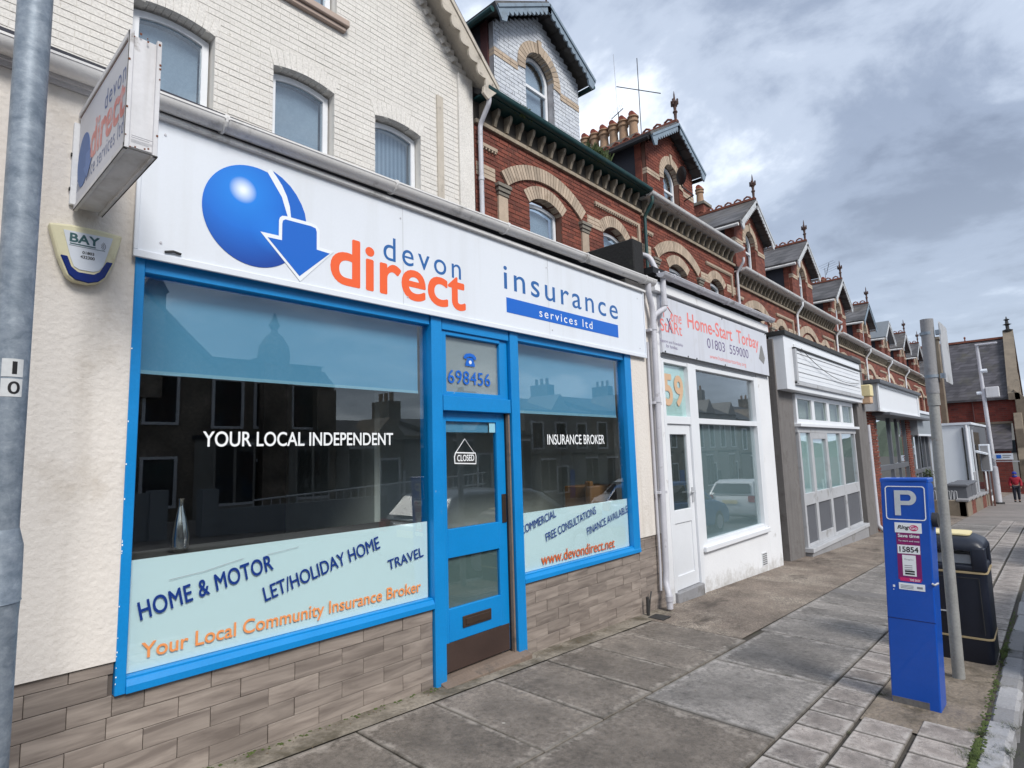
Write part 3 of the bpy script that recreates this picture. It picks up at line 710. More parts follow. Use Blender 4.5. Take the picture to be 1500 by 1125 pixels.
# ------------------------------------------------------------------ 1. the insurance shop
shop = thing('insurance_shop', (3.4, 0, zg(3.4)), 'single storey shop with blue window frames, cream rendered wall and wood look tiles', 'shop')
RY = -.022
w1 = MB().box(-5, .895, RY, .25, .66, 3.50); build('wall', w1, M['render'], shop)
build('wall', MB().box(5.868, 6.44, RY, .25, .64, 3.62), M['render'], shop)
tb = None
for t_ in ((-5, .89, .004, .2, zg(-5)-.3, .66), (.89, 2.90, .004, .2, -.3, .50), (3.92, 5.86, .004, .2, -.4, .50), (5.86, 6.44, .004, .2, -.4, .64)): build('tile_backing', MB().box(*t_), M['tilegap'], shop)
def tiles(x0, x1, ztop, zbot):
    for k in range(-4, 7):
        a, c = k*.1, k*.1+.1
        if c <= zbot+.02 or a >= ztop-.01: continue
        c2 = min(c, ztop)
        o = .16*(k % 2) if k != 6 else .0
        i0 = math.floor((x0-1.03)/.32)-1
        for i in range(i0, i0+40):
            xa = 1.03+o*1.0-(.0)+.32*i; xb = xa+.32; xa, xb = max(xa, x0), min(xb, x1)
            if xb-xa < .03: continue
            h_ = c2-a-.0025
            piece('tile', round(xb-xa-.003, 3), .012, round(h_, 3), M['tile'], shop, ((xa+xb)/2, random.uniform(-.0035, .0015), a+.002+h_/2), .0015)
tiles(-2.0, .890, .655, .4); tiles(-2.0, 2.90, .4, -.08); tiles(.890, 2.90, .493, .4); tiles(3.925, 5.866, .493, -.2); tiles(5.866, 6.44, .635, -.25)
# window frames
def frame(boxes, parent=shop, m=M['blue'], name='window_frame', bev=.004): 
    b = MB()
    for t in boxes: b.box(*t)
    return build(name, b, m, parent, bevel=bev)
FY = -.030
f1 = frame([(.893, .940, FY, .10, .496, 2.74), (.940, 2.90, FY+.012, .10, 2.63, 2.74), (.940, 2.90, FY+.014, .10, .52, .572)], name='shop_window')
build('sill', MB().prism([(FY-.004, .494), (.02, .494), (.02, .568), (FY+.012, .560), (FY-.004, .530)], 'x', .940, 2.905), M['blue'], f1, bevel=.003)
build('pane', MB().box(.944, 2.89, .022, .028, .572, 2.62), M['glass'], f1)
build('window_film', MB().box(.946, 2.888, .0285, .0305, .574, 1.125), M['film'], f1)
build('roller_blind', MB().box(.96, 2.87, .10, .104, 2.115, 2.72), M['blind'], f1)
build('blind_bar', MB().box(.96, 2.87, .095, .109, 2.10, 2.12), M['blindbar'], f1)
build('scratch', MB().tube([(1.13, .0195, 1.0), (1.30, .0195, 1.015), (1.52, .0195, 1.055)], .0012, 4), M['greytext'], f1); build('scratch', MB().tube([(1.66, .0195, 1.055), (1.86, .0195, 1.075)], .0010, 4), M['greytext'], f1)
for k in range(16): build('paint_chip', MB().box(.8925, .893+random.uniform(.002, .005), FY-.0008, FY, *(lambda z_: (z_, z_+random.uniform(.003, .010)))(random.uniform(.52, 1.25) if k < 12 else random.uniform(1.3, 2.4))), M['white'], f1)
f2 = frame([(5.735, 5.868, FY, .10, .496, 2.74), (3.925, 5.72, FY+.012, .10, 2.63, 2.74), (3.925, 5.72, FY+.012, .10, .50, .572)], name='shop_window')
build('sill', MB().prism([(FY-.004, .494), (.02, .494), (.02, .568), (FY+.012, .560), (FY-.004, .530)], 'x', 3.92, 5.87), M['blue'], f2, bevel=.003)
build('pane', MB().box(3.92, 5.725, .022, .028, .572, 2.64), M['glass'], f2)
build('window_film', MB().box(3.925, 5.72, .0285, .0305, .574, 1.085), M['film'], f2)
build('roller_blind', MB().box(3.95, 5.70, .10, .104, 2.005, 2.72), M['blind'], f2)
build('blind_bar', MB().box(3.95, 5.70, .095, .109, 1.985, 2.01), M['blindbar'], f2)
# door posts, transom, fanlight
frame([(2.905, 3.012, FY-.004, .12, -.075, 2.74)], name='door_post'); frame([(3.81, 3.918, FY-.004, .12, -.10, 2.74)], name='door_post')
frame([(3.022, 3.80, FY, .12, 1.965, 2.085)], name='transom'); frame([(3.022, 3.80, FY+.004, .12, 2.61, 2.74)], name='transom')
fl = frame([(3.022, 3.075, FY+.02, .08, 2.085, 2.61), (3.70, 3.80, FY+.03, .08, 2.085, 2.61), (3.075, 3.70, FY+.02, .08, 2.085, 2.12), (3.075, 3.70, FY+.02, .08, 2.575, 2.61)], name='fanlight')
build('pane', MB().box(3.06, 3.72, .022, .028, 2.10, 2.59), M['glass'], fl)
build('window_film', MB().box(3.06, 3.72, .0285, .031, 2.10, 2.59), mat('grey_white_film', (.27, .29, .30), .6, .08, 2, .04, 40), fl)
# door leaf
dr = thing('door', (3.04, .03, 0), None, None); 
dr.parent = shop; dr.location = Vector((3.04, .03, 0))-OFF['insurance_shop']
DY = .035
def drb(*bx, m=M['blue'], name='door_panel', bev=.003):
    b = MB()
    for t in bx: b.box(*t)
    return build(name, b, m, dr, bevel=bev)
drb((3.03, 3.10, DY, DY+.045, -.02, 1.965), (3.675, 3.775, DY, DY+.045, -.02, 1.965), (3.10, 3.675, DY, DY+.045, 1.885, 1.965), (3.10, 3.675, DY, DY+.045, .82, 1.04), (3.10, 3.675, DY, DY+.045, .195, .44), name='door_frame')
drb((3.10, 3.675, DY+.008, DY+.04, -.02, .2), name='door_bottom')
drb((3.035, 3.765, DY-.006, DY+.001, -.015, .195), m=M['kick'], name='kick_plate', bev=.001)
drb((3.10, 3.675, DY+.018, DY+.024, 1.04, 1.885), m=M['glass'], name='pane', bev=0)
drb((3.10, 3.675, DY+.018, DY+.024, .44, .82), m=M['glass'], name='pane', bev=0)
drb((3.10, 3.675, DY+.03, DY+.034, .44, .82), m=mat('green_grey_film', (.10, .145, .14), .7, .1), name='window_film', bev=0)
lb = drb((3.235, 3.55, DY-.012, DY, .275, .362), m=M['brass'], name='letter_box', bev=.004)
build('flap', MB().box(3.262, 3.523, DY-.019, DY-.012, .293, .344), M['brass'], lb, bevel=.003)
drb((3.715, 3.765, DY-.008, DY, 1.03, 1.27), m=M['brass'], name='push_plate', bev=.002)
drb((3.60, 3.672, DY+.012, DY+.015, 1.80, 1.885), m=plain('pale_blue_sticker', (.30, .58, .70), .5), name='sticker', bev=0)
build('door_stop', MB().box(3.782, 3.80, -.01, .10, -.06, 1.965), M['timber'], shop)
build('door_reveal', MB().box(3.775, 3.785, .02, .10, -.04, 1.965), M['black'], shop)
build('threshold', MB().prism([(-.10, -.115), (.08, -.115), (.08, -.03), (-.02, -.035), (-.10, -.06)], 'x', 2.95, 3.90), M['timber'], shop, bevel=.004)
drb((3.10, 3.60, DY+.030, DY+.034, 1.80, 1.885), m=M['blind'], name='door_blind', bev=0)
# closed sign in the door
cs = flat('closed_sign', [(3.195, 1.545), (3.435, 1.535), (3.440, 1.60), (3.43, 1.632), (3.205, 1.64), (3.19, 1.60)], M['white'], dr, DY+.014)
b = MB()
flat('closed_sign', [(3.203, 1.555), (3.427, 1.545), (3.431, 1.60), (3.424, 1.622), (3.212, 1.63), (3.199, 1.60)], plain('dark_print', (.04, .04, .04)), dr, DY+.0125)
text('lettering', 'CLOSED', M['white'], dr, 3.222, 3.41, 1.565, 1.615, DY+.0095, bold=.02)
build('string', MB().tube([(3.21, DY+.013, 1.635), (3.31, DY+.013, 1.745), (3.42, DY+.013, 1.625)], .003, 5), M['white'], dr)
# phone number
def T(*a, parent=shop, y=.0205, **k): return text('lettering', *a, parent, y=y, **k) if False else None
def W(s, m, x0, x1, z0, z1, parent, y=.020, **k):
    (X0, Z0) = S(x0, z0, y); 
    if k.get('p1'):
        k = dict(k); kk_ = (y+3.5)/3.5; k['p1'] = S(*k['p1'], y); return text('lettering', s, m, parent, X0, 0, Z0, z1*kk_, y, **k)
    (X1, Z1) = S(x1, z1, y); return text('lettering', s, m, parent, X0, X1, Z0, Z1, y, **k)
TZ = .018
W('698456', M['logoblue'], 3.10, 3.58, 2.19, 2.30, fl, TZ, bold=.004, space=1.05)
b = MB()
ph = [(3.275, 2.405), (3.275, 2.425), (3.30, 2.447), (3.345, 2.455), (3.39, 2.447), (3.415, 2.425), (3.415, 2.405), (3.385, 2.405), (3.38, 2.42), (3.345, 2.426), (3.31, 2.42), (3.305, 2.405)]
flat('telephone_symbol', [S(*p, TZ) for p in ph], M['logoblue'], fl, TZ)
flat('telephone_symbol', [S(*p, TZ) for p in ((3.315, 2.415), (3.375, 2.415), (3.395, 2.37), (3.40, 2.345), (3.29, 2.345), (3.295, 2.37))], M['logoblue'], fl, TZ)
flat('telephone_symbol', [S(3.345+.016*math.cos(t*PI/6), 2.378+.016*math.sin(t*PI/6), TZ) for t in range(12)], M['fascia'], fl, TZ-.002)
# window lettering
W('YOUR LOCAL INDEPENDENT', M['white'], 1.27, 2.56, 1.70, 1.785, f1, TZ, bold=.014)
W('INSURANCE BROKER', M['white'], 4.33, 5.29, 1.69, 1.785, f2, TZ, bold=.012)
W('HOME & MOTOR', M['navy'], 1.00, 0, .825, .092, f1, TZ, p1=(1.69, .968), bold=.018, space=1.06)
W('LET/HOLIDAY HOME', M['navy'], 1.645, 0, .79, .085, f1, TZ, p1=(2.45, .99), bold=.012)
W('TRAVEL', M['navy'], 2.52, 0, .83, .068, f1, TZ, p1=(2.83, .882), bold=.010)
W('Your Local Community Insurance Broker', M['orange'], 1.01, 2.80, .612, .712, f1, TZ, bold=.014)
W('COMMERCIAL', M['navy'], 3.925, 0, .905, .072, f2, TZ, p1=(4.42, 1.015), bold=.008)
W('FREE CONSULTATIONS', M['navy'], 4.265, 0, .805, .075, f2, TZ, p1=(5.08, .985), bold=.008)
W('FINANCE AVAILABLE', M['navy'], 4.915, 0, .785, .075, f2, TZ, p1=(5.69, .945), bold=.006)
W('www.devondirect.net', M['deeporange'], 4.18, 5.39, .605, .705, f2, TZ, bold=.008)
# fascia board
fy = -.055
fa = build('fascia_board', MB().box(.885, 6.175, fy, -.005, 2.715, 3.50), M['fascia'], shop, bevel=.003)
build('fascia_trim', MB().box(.872, 6.19, fy-.012, fy+.004, 2.695, 2.735).box(.872, .893, fy-.012, fy+.004, 2.735, 3.50).box(6.17, 6.19, fy-.012, fy+.004, 2.735, 3.50), M['fascia'], fa, bevel=.003)
build('fascia_trim', MB().box(.80, 6.3, fy-.03, RY, 3.497, 3.525)  , M['gutter'], fa, bevel=.004)
build('fascia_shadow_gap', MB().box(-5, 6.42, fy, .1, 3.5255, 3.546), M['oldwhite'], fa); build('eaves_board', MB().box(-5, .80, -.035, .1, 3.502, 3.62), M['oldwhite'], shop)
for xx in (2.62, 4.36): build('board_joint', MB().box(xx, xx+.003, fy-.0008, fy, 2.74, 3.49), M['greypaint'], fa)
ly = fy-.001
for xx, z_ in ((1.0, 3.42), (1.0, 2.80), (2.60, 3.40), (2.66, 2.80), (4.34, 3.40), (4.40, 2.79), (6.05, 3.40), (6.05, 2.80)): build('screw', MB().tube([(xx, fy-.004, z_), (xx, fy, z_)], .007, 8), M['pipe'], fa)
build('cable_end', MB().tube([(1.02, fy-.006, 2.752), (1.06, fy-.012, 2.762), (1.10, fy-.008, 2.757)], .007, 6), M['black'], fa)
build('smudge', MB().prism([(1.30+.018*math.cos(t*PI/5), 3.02+.05*math.sin(t*PI/5)) for t in range(10)], 'y', fy-.0004, fy), mat('faint_smudge', (.60, .60, .58), .5, .1, 20, .1, 60), fa)
def FW(s, m, x0, x1, z0, z1, d=0, **k): 
    (X0, Z0), (X1, Z1) = S(x0, z0, ly-d), S(x1, z1, ly-d); return text('lettering', s, m, fa, X0, X1, Z0, Z1, ly-d, **k)
def FF(pts, m, d=0, name='logo'): return flat(name, [S(*p, ly-d) for p in pts], m, fa, ly-d, .001)
cx, cz, rr = 1.535, 3.12, .32
globe = [(cx+rr*math.cos(t*PI/36)*(.985), cz+rr*math.sin(t*PI/36)) for t in range(72)]
# the crescent lies right of the globe, both cut by the white arrow outline
FF([(1.64, 3.455), (1.70, 3.43), (1.757, 3.391), (1.80, 3.345), (1.836, 3.29), (1.86, 3.235), (1.872, 3.17), (1.78, 3.16), (1.74, 3.22), (1.70, 3.33)], M['logoblue'])
FF([(1.625, 3.462), (1.66, 3.428), (1.70, 3.378), (1.733, 3.317), (1.755, 3.25), (1.765, 3.17), (1.745, 3.17), (1.70, 3.3), (1.60, 3.44)], M['whitehalo'], .0012)
gl = [(x, z) for x, z in globe]
def clipgap(p):       # the globe's right side is trimmed along the gap line
    x, z = p; g_ = [(3.05, 1.765), (3.17, 1.748), (3.25, 1.738), (3.317, 1.717), (3.378, 1.685), (3.428, 1.645), (3.47, 1.60)]
    if z < 3.05: return p
    for (z0, x0), (z1, x1) in zip(g_, g_[1:]):
        if z0 <= z <= z1: return (min(x, x0+(x1-x0)*(z-z0)/(z1-z0)), z)
    return p
FF([clipgap(p) for p in gl], M['globe'], .0006)
halo = [(1.684, 3.036), (1.684, 3.14), (1.690, 3.16), (1.705, 3.175), (1.73, 3.18), (1.90, 3.183), (1.945, 3.175), (1.968, 3.15), (1.968, 3.03), (2.075, 3.025), (1.833, 2.765), (1.80, 2.80), (1.565, 3.032)]
FF(halo, M['whitehalo'], .0024)
FF([(1.706, 3.012), (1.706, 3.121), (1.710, 3.145), (1.726, 3.157), (1.905, 3.161), (1.938, 3.155), (1.947, 3.132), (1.948, 3.009), (2.045, 3.004), (1.828, 2.800), (1.612, 3.008)], M['logoblue'], .0036)
FW('direct', M['redorange'], 2.06, 3.30, 2.81, 3.142, bold=.020)
FW('devon', M['devonblue'], 2.485, 3.262, 3.067, 3.252, space=1.25, bold=.0)
FW('insurance', M['devonblue'], 3.79, 5.69, 3.098, 3.312, space=1.22, bold=.004)
FF([(3.815, 3.022), (5.68, 3.034), (5.68, 2.888), (3.815, 2.884)], M['logoblue'], name='blue_bar')
FW('services ltd', M['white'], 4.28, 5.17, 2.915, 2.998, .0015, space=1.3, bold=.004)
# gutter
gtr = gutter(shop, -5, 6.36, -.105, 3.66, M['gutter'], .062, 1.25)
for o in [gtr]+list(gtr.children):
    for v_ in o.data.vertices: v_.co.z -= .0125*(6.36-(v_.co.x+OFF['insurance_shop'].x))
# flat roof, interior
build('roof', MB().box(-5, 6.3, -.02, 2.66, 3.62, 3.70), M['slate'], shop)
build('interior_floor', MB().box(.2, 6.3, .2, 2.6, -.06, -.02), M['carpet'], shop)
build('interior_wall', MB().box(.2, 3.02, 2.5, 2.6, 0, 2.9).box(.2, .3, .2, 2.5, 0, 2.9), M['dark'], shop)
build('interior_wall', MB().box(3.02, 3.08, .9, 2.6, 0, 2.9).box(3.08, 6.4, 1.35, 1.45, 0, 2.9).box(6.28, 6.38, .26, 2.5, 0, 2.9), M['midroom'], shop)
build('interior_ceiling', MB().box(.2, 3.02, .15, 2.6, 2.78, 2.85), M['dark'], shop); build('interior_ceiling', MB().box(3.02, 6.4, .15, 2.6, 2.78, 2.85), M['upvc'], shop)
va = build('vase', MB().lathe(1.22, .16, [(.03, 1.12), (.048, 1.14), (.05, 1.2), (.035, 1.30), (.016, 1.37), (.014, 1.40), (.022, 1.415)], 20), M['silver'], smooth=True)
tag(va, 'small silver bottle vase inside the big window behind the frosted film', 'vase')
sb = build('window_shelf', MB().box(.95, 2.86, .06, .42, 1.07, 1.118), M['dark'], shop)
dk = thing('desk', (5.45, .7, 0), 'small orange brown wooden cabinet seen inside the right hand window', 'cabinet')
build('cabinet_body', MB().box(5.60, 6.14, .40, .80, 0, 1.22), M['desk'], dk, bevel=.01); build('cabinet_post', MB().box(5.54, 5.60, .38, .46, 0, 1.28), M['desk'], dk, bevel=.01)

# alarm box
al = thing('alarm_box', (.67, RY, 2.65), 'yellowed triangular burglar alarm box with a blue lower edge on the cream wall', 'alarm')
ap = [(.514, 2.775), (.60, 2.788), (.73, 2.790), (.82, 2.783), (.787, 2.623), (.755, 2.545), (.729, 2.516), (.685, 2.503), (.623, 2.507), (.595, 2.529), (.558, 2.616)]
def A(pts, y): return [S(x, z, y-.0)[0:2] if False else ((x)*1.0, z) for x, z in pts]
build('casing', MB().prism(ap, 'y', RY-.055, RY), M['alarmcream'], al, bevel=.012, seg=2)
build('lens', MB().prism([(.566, 2.625), (.603, 2.535), (.63, 2.513), (.685, 2.506), (.724, 2.52), (.75, 2.548), (.781, 2.63), (.755, 2.63), (.728, 2.572), (.705, 2.553), (.64, 2.553), (.612, 2.575), (.594, 2.625)], 'y', RY-.060, RY-.01), M['alarmblue'], al, bevel=.003)
build('face', MB().prism([(.572, 2.752), (.776, 2.757), (.74, 2.60), (.722, 2.575), (.70, 2.566), (.645, 2.566), (.622, 2.578), (.606, 2.62)], 'y', RY-.0585, RY-.05), M['alarmface'], al)
text('lettering', 'BAY', M['bayteal'], al, .600, .718, 2.700, 2.742, RY-.0595, bold=.03)
build('logo', MB().box(.600, .705, RY-.0600, RY-.0585, 2.688, 2.693).box(.598, .745, RY-.0600, RY-.0585, 2.681, 2.6825), M['bayteal'], al)
for k_, r_ in enumerate((.010, .017, .024)):
    build('logo', MB().tube([(.722+r_*math.cos(t*.25), RY-.0595, 2.705+r_*math.sin(t*.25)) for t in range(-4, 5)], .0012, 4), M['greytext'], al)
text('lettering', '01803', M['blacktext'], al, .652, .70, 2.648, 2.662, RY-.0595, bold=.02)
text('lettering', '432300', M['blacktext'], al, .645, .703, 2.625, 2.640, RY-.0595, bold=.02)

# projecting sign
ps = thing('projecting_sign', (.67, -.02, 3.1), 'white double sided box sign sticking out from the wall at the top left', 'sign')
bx_ = build('sign_box', MB().box(.622, .722, -.875, -.045, 2.885, 3.375), M['oldwhite'], ps, bevel=.004)
build('edge_trim', MB().box(.612, .628, -.885, -.038, 2.872, 2.898).box(.612, .628, -.885, -.038, 3.362, 3.388).box(.716, .732, -.885, -.038, 2.872, 2.898).box(.716, .732, -.885, -.038, 3.362, 3.388).box(.612, .63, -.888, -.870, 2.872, 3.388).box(.714, .732, -.888, -.870, 2.872, 3.388), M['oldwhite'], bx_, bevel=.002)
build('edge_trim', MB().box(.6175, .6195, -.868, -.05, 2.90, 2.904).box(.6175, .6195, -.868, -.05, 3.355, 3.359).box(.6175, .6195, -.868, -.864, 2.90, 3.359), M['rust'], bx_)
face = build('sign_face', MB().box(.6185, .6225, -.866, -.05, 2.902, 3.357), mat('faded_sign_face', (.54, .55, .60), .45, .05, 3, .03, 50, dirt=(.35, .25, .18), ds=4, da=.66, db=.85), bx_)
MX = Matrix(((0, -1, 0, .6175), (-1, 0, 0, 0), (0, 0, 1, 0), (0, 0, 0, 1)))    # text u axis runs along -y
MX = Matrix(((0, 1, 0, .6178), (-1, 0, 0, 0), (0, 0, 1, 0), (0, 0, 0, 1)))
def PT(s, m, u0, u1, z0, z1, **k): return text('lettering', s, m, bx_, u0, u1, z0, z1, 0, M4=MX, **k)
PT('devon', plain('faded_navy_print', (.10, .14, .30)), .52, .84, 3.19, 3.28, space=1.2)
PT('direct', mat('peeling_red_print', (.62, .24, .22), .5, .3, 14, .1, 40, dirt=(.5, .45, .48), ds=14, da=.50, db=.62), .30, .84, 3.04, 3.21, bold=.03)
PT('insurance services ltd', plain('faded_navy_print_b', (.14, .18, .32)), .06, .84, 2.955, 3.03, space=1.15)
gb = MB().prism([(-(.17+.115*math.cos(t*PI/16)), 3.09+.135*math.sin(t*PI/16)) for t in range(32)], 'x', .6168, .6182); build('logo', gb, plain('faded_blue_print', (.04, .12, .34), .5), bx_)
gb = MB().prism([(-(.22), 3.10), (-.30, 3.10), (-.30, 3.04), (-.34, 3.04), (-.26, 2.965), (-.18, 3.04), (-.22, 3.04)], 'x', .6160, .6168); build('logo', gb, plain('faded_blue_print_b', (.08, .17, .42), .5), bx_)
for (bx0, by0, bz0, bx1, by1, bz1) in ((.610, -.888, 2.869, .6125, -.04, 2.8735), (.7315, -.888, 2.869, .7335, -.04, 2.8735), (.611, -.8895, 2.870, .733, -.8875, 2.8745), (.6105, -.8895, 2.88, .6125, -.8865, 3.38)): build('grime_edge', MB().box(bx0, bx1, by0, by1, bz0, bz1), M['iron'], bx_)
for k in range(16): 
    yy_, zz2 = random.choice(((random.uniform(.614, .73), random.uniform(2.875, 2.90)), (random.uniform(.614, .73), random.uniform(3.35, 3.385)), (random.choice((.616, .728)), random.uniform(2.88, 3.38)))); s_ = random.uniform(.0015, .004)
    build('rust_spot', MB().box(yy_-s_, yy_+s_, -.8898, -.888, zz2-s_, zz2+s_*1.3), M['rust'], bx_)
build('wall_plate', MB().box(.595, .622, -.046, RY, 2.90, 3.33), M['white_wall'], ps, bevel=.002)
for z_ in (2.98, 3.16): build('bolt', MB().tube([(.59, -.034, z_), (.597, -.034, z_)], .010, 10), M['iron'], ps)
gb = MB()
for i, y_ in enumerate((-.875, )): 
    text('lettering', 'sign', M['greytext'], bx_, .64, .705, 2.918, 2.93, -.8895) if False else None
build('maker_plate', MB().box(.636, .712, -.8895, -.888, 2.93, 2.932).box(.636, .70, -.8895, -.888, 2.922, 2.924), M['greytext'], bx_)

# rainwater pipes between the two shops
def elbow(p0, p1, p2, n=5, r=.06):
    a, b_, c = Vector(p0), Vector(p1), Vector(p2); u = (a-b_).normalized()*r; v_ = (c-b_).normalized()*r; out = []
    for i in range(n+1): t = i/n; out.append(((1-t)**2)*(b_+u)+2*t*(1-t)*b_+t*t*(b_+v_))
    return out
def pipe(parent, pts, r, m, name='pipe', collars=()):
    full = [Vector(pts[0])]
    for a, b_, c in zip(pts, pts[1:], pts[2:]): full += elbow(a, b_, c, r=min(.06, (Vector(b_)-Vector(a)).length*.45, (Vector(c)-Vector(b_)).length*.45))
    full.append(Vector(pts[-1])); o = build(name, MB().tube(full, r, 14), m, parent, smooth=True)
    for (x, y, z) in collars: build('collar', MB().tube([(x, y, z-.03), (x, y, z+.03)], r+.008, 14), m, o, smooth=True); 
    return o
dp = thing('downpipe', (6.27, -.09, zg(6.3)), 'grey white rainwater pipe running down between the blue shop and the white shop', 'downpipe')
pipe(dp, [(6.24, -.105, 3.62), (6.24, -.105, 3.50), (6.33, -.095, 3.30), (6.33, -.095, 3.10), (6.31, -.09, 1.0), (6.29, -.09, .20), (6.27, -.09, .09), (6.20, -.16, -.01), (6.20, -.16, -.16)], .036, M['pipe'], collars=[(6.33, -.095, 3.08), (6.32, -.093, 2.2), (6.20, -.16, -.05)])
pipe(dp, [(6.60, -.12, 3.78), (6.60, -.12, 3.42), (6.60, -.12, 3.36), (6.36, -.10, 3.24), (6.34, -.095, 3.18)], .034, M['pipe'], collars=[(6.60, -.12, 3.42)])
for z_ in (2.15, 1.1, 3.03): build('bracket', MB().box(6.24, 6.42, -.10, RY+.003, z_, z_+.03), M['pipe'], dp, bevel=.003)
pipe(dp, [(6.24, -.05, 2.9), (6.235, -.05, .3), (6.22, -.05, .02)], .015, M['pipe'], name='thin_pipe')
dp2 = thing('overflow_pipe', (6.5, .1, 3.8), 'short bent grey pipe coming down behind the gutter above the two shops', 'pipe')
pipe(dp2, [(6.50, .35, 4.12), (6.50, .18, 4.12), (6.55, .02, 4.05), (6.60, -.06, 3.80)], .036, M['pipe'])
st = build('cable_stub', MB().tube([(5.86, -.08, -.17), (5.86, -.08, .02)], .018, 8).tube([(5.93, -.05, -.17), (5.95, -.06, -.02), (6.0, -.05, .05)], .008, 6).box(5.78, 5.95, -.30, -.12, zg(5.86, -.2)+.004, zg(5.86, -.2)+.012), M['iron'], None)
tag(st, 'dark cut off cable stubs standing at the foot of the tiled wall', 'cable stub')

# ------------------------------------------------------------------ 2. white shop next door
ws = thing('white_shop', (8.6, 0, zg(8.6)), 'white painted shop with a faded charity signboard and the number 59 on paper', 'shop')
def wb(name, bxs, m=M['white_wall'], parent=ws, bev=.004):
    b = MB()
    for t in bxs: b.box(*t)
    return build(name, b, m, parent, bevel=bev)
zz = zg(8.5)
wb('wall', [(6.44, 6.62, -.02, .25, -.5, 3.62)], bev=.008); wb('wall', [(9.86, 10.42, -.02, .25, -.7, 3.62)], bev=.008)
wb('wall', [(7.40, 9.86, -.02, .25, -.7, .31)])
wb('wall', [(6.62, 9.86, 0, .25, 2.75, 3.62)])
wb('wall', [(10.22, 10.44, .25, 2.65, -.7, 3.75)], bev=0)
wb('sill', [(7.44, 9.80, -.075, .03, .27, .345)], M['upvc'], bev=.01)
wb('door_step', [(6.62, 7.34, -.06, .2, -.5, -.09)], M['concpale'], bev=.01)
fr_ = wb('shop_window', [(7.40, 7.56, -.028, .10, .31, 2.75), (9.70, 9.86, -.028, .10, .345, 2.75), (7.56, 9.70, -.02, .09, .345, .40), (7.56, 9.70, -.024, .09, 1.945, 2.02), (7.56, 9.70, -.02, .09, 2.69, 2.75)], M['upvc'])
build('pane', MB().box(7.55, 9.71, .03, .036, .39, 1.95), M['glass'], fr_); build('pane', MB().box(7.55, 9.71, .03, .036, 2.01, 2.70), M['glass'], fr_)
build('window_film', MB().box(7.55, 9.71, .06, .064, .39, 1.95), M['frost'], fr_); build('window_film', MB().box(7.55, 9.71, .06, .064, 2.01, 2.70), plain('dark_grey_film', (.05, .06, .07), .6), fr_)
d_ = wb('door_frame', [(6.60, 6.66, -.028, .10, -.09, 2.75), (7.32, 7.42, -.03, .10, -.28, 2.75), (6.66, 7.32, -.024, .10, 1.93, 2.03), (6.66, 7.32, -.02, .09, 2.70, 2.75)], M['upvc'])
build('pane', MB().box(6.65, 7.33, .03, .036, 2.02, 2.71), M['glass'], d_)
build('window_film', MB().box(6.65, 7.33, .0365, .038, 2.02, 2.71), mat('pale_mint_film', (.55, .72, .70), .6, .03), d_)
for s_, a, c in (('5', 6.75, 6.95), ('9', 7.03, 7.25)):
    text('paper_number', s_, M['beige'], d_, a, c, 2.18, 2.56, .028, bold=.03)
dl = thing('door', (6.66, .03, -.09), None, None)
dl.parent = ws; dl.location = Vector((6.66, .03, -.09))-OFF['white_shop']
wb('door_frame', [(6.665, 6.755, .0, .05, -.085, 1.93), (7.215, 7.315, .0, .05, -.085, 1.93), (6.755, 7.215, .0, .05, 1.80, 1.93), (6.755, 7.215, .0, .05, .70, .86), (6.755, 7.215, .0, .05, -.085, .08)], M['upvc'], dl)
wb('door_panel', [(6.755, 7.215, .015, .04, .08, .70)], M['upvc'], dl, 0)
build('pane', MB().box(6.755, 7.215, .02, .026, .86, 1.80), M['glass'], dl); build('window_film', MB().box(6.755, 7.215, .04, .044, .86, 1.80), plain('dark_door_backing', (.05, .06, .06), .7), dl)
build('handle', MB().box(7.25, 7.285, -.012, 0, .93, 1.12).tube([(7.267, -.03, 1.06), (7.17, -.035, 1.06)], .010, 8).tube([(7.267, 0, 1.06), (7.267, -.03, 1.06)], .010, 8), M['greypaint'], dl)
b = MB().box(9.46, 9.66, -.028, -.018, -.22, -.02)
vt = build('air_vent', b, M['upvc'], ws)
b = MB()
for i in range(6):
    for j in range(5): b.box(9.475+j*.038, 9.50+j*.038, -.031, -.0275, -.205+i*.03, -.19+i*.03)
build('vent_holes', b, M['black'], vt)
# signboard
sy = -.06
sg = wb('signboard', [(6.60, 10.36, sy, -.0, 2.81, 3.545)], mat('grimy_white_board', (.60, .62, .68), .45, .05, 2, .02, 50, dirt=(.42, .40, .38), ds=1.6, da=.6, db=.9, streak=((.38, .36, .35), .4)), bev=.003)
wb('board_edge', [(6.59, 10.37, sy-.008, sy+.01, 2.798, 2.815)], M['iron'], sg, 0)
def HW(s, m, x0, x1, z0, z1, **k):
    (X0, Z0), (X1, Z1) = S(x0, z0, sy-.001), S(x1, z1, sy-.001); return text('lettering', s, m, sg, X0, X1, Z0, Z1, sy-.001, **k)
HW('Home-Start  Torbay', M['pinkred'], 7.47, 10.13, 3.195, 3.47, bold=.012)
HW('01803  559000', M['purple'], 8.06, 9.63, 3.05, 3.195, bold=.0)
HW('www.homestarttorbay.org', M['pinkred'], 8.12, 9.49, 2.885, 2.965, bold=.0)
HW('ome', M['pinkred'], 6.98, 7.29, 3.275, 3.385, bold=.0)
HW('StARt', M['pinkred'], 6.69, 7.28, 3.115, 3.275, bold=.006)
HW('Support and Friendship', M['purple'], 6.655, 7.28, 2.96, 3.01, bold=.0); HW('for families', M['purple'], 6.81, 7.12, 2.91, 2.955, bold=.0)
b = MB().tube([(6.79*.983, sy-.002, 3.27), (6.79*.983, sy-.002, 3.35), (6.91*.983, sy-.002, 3.42), (7.02*.983, sy-.002, 3.35), (6.99*.983, sy-.002, 3.28)], .006, 5)
build('logo', b, M['pinkred'], sg)
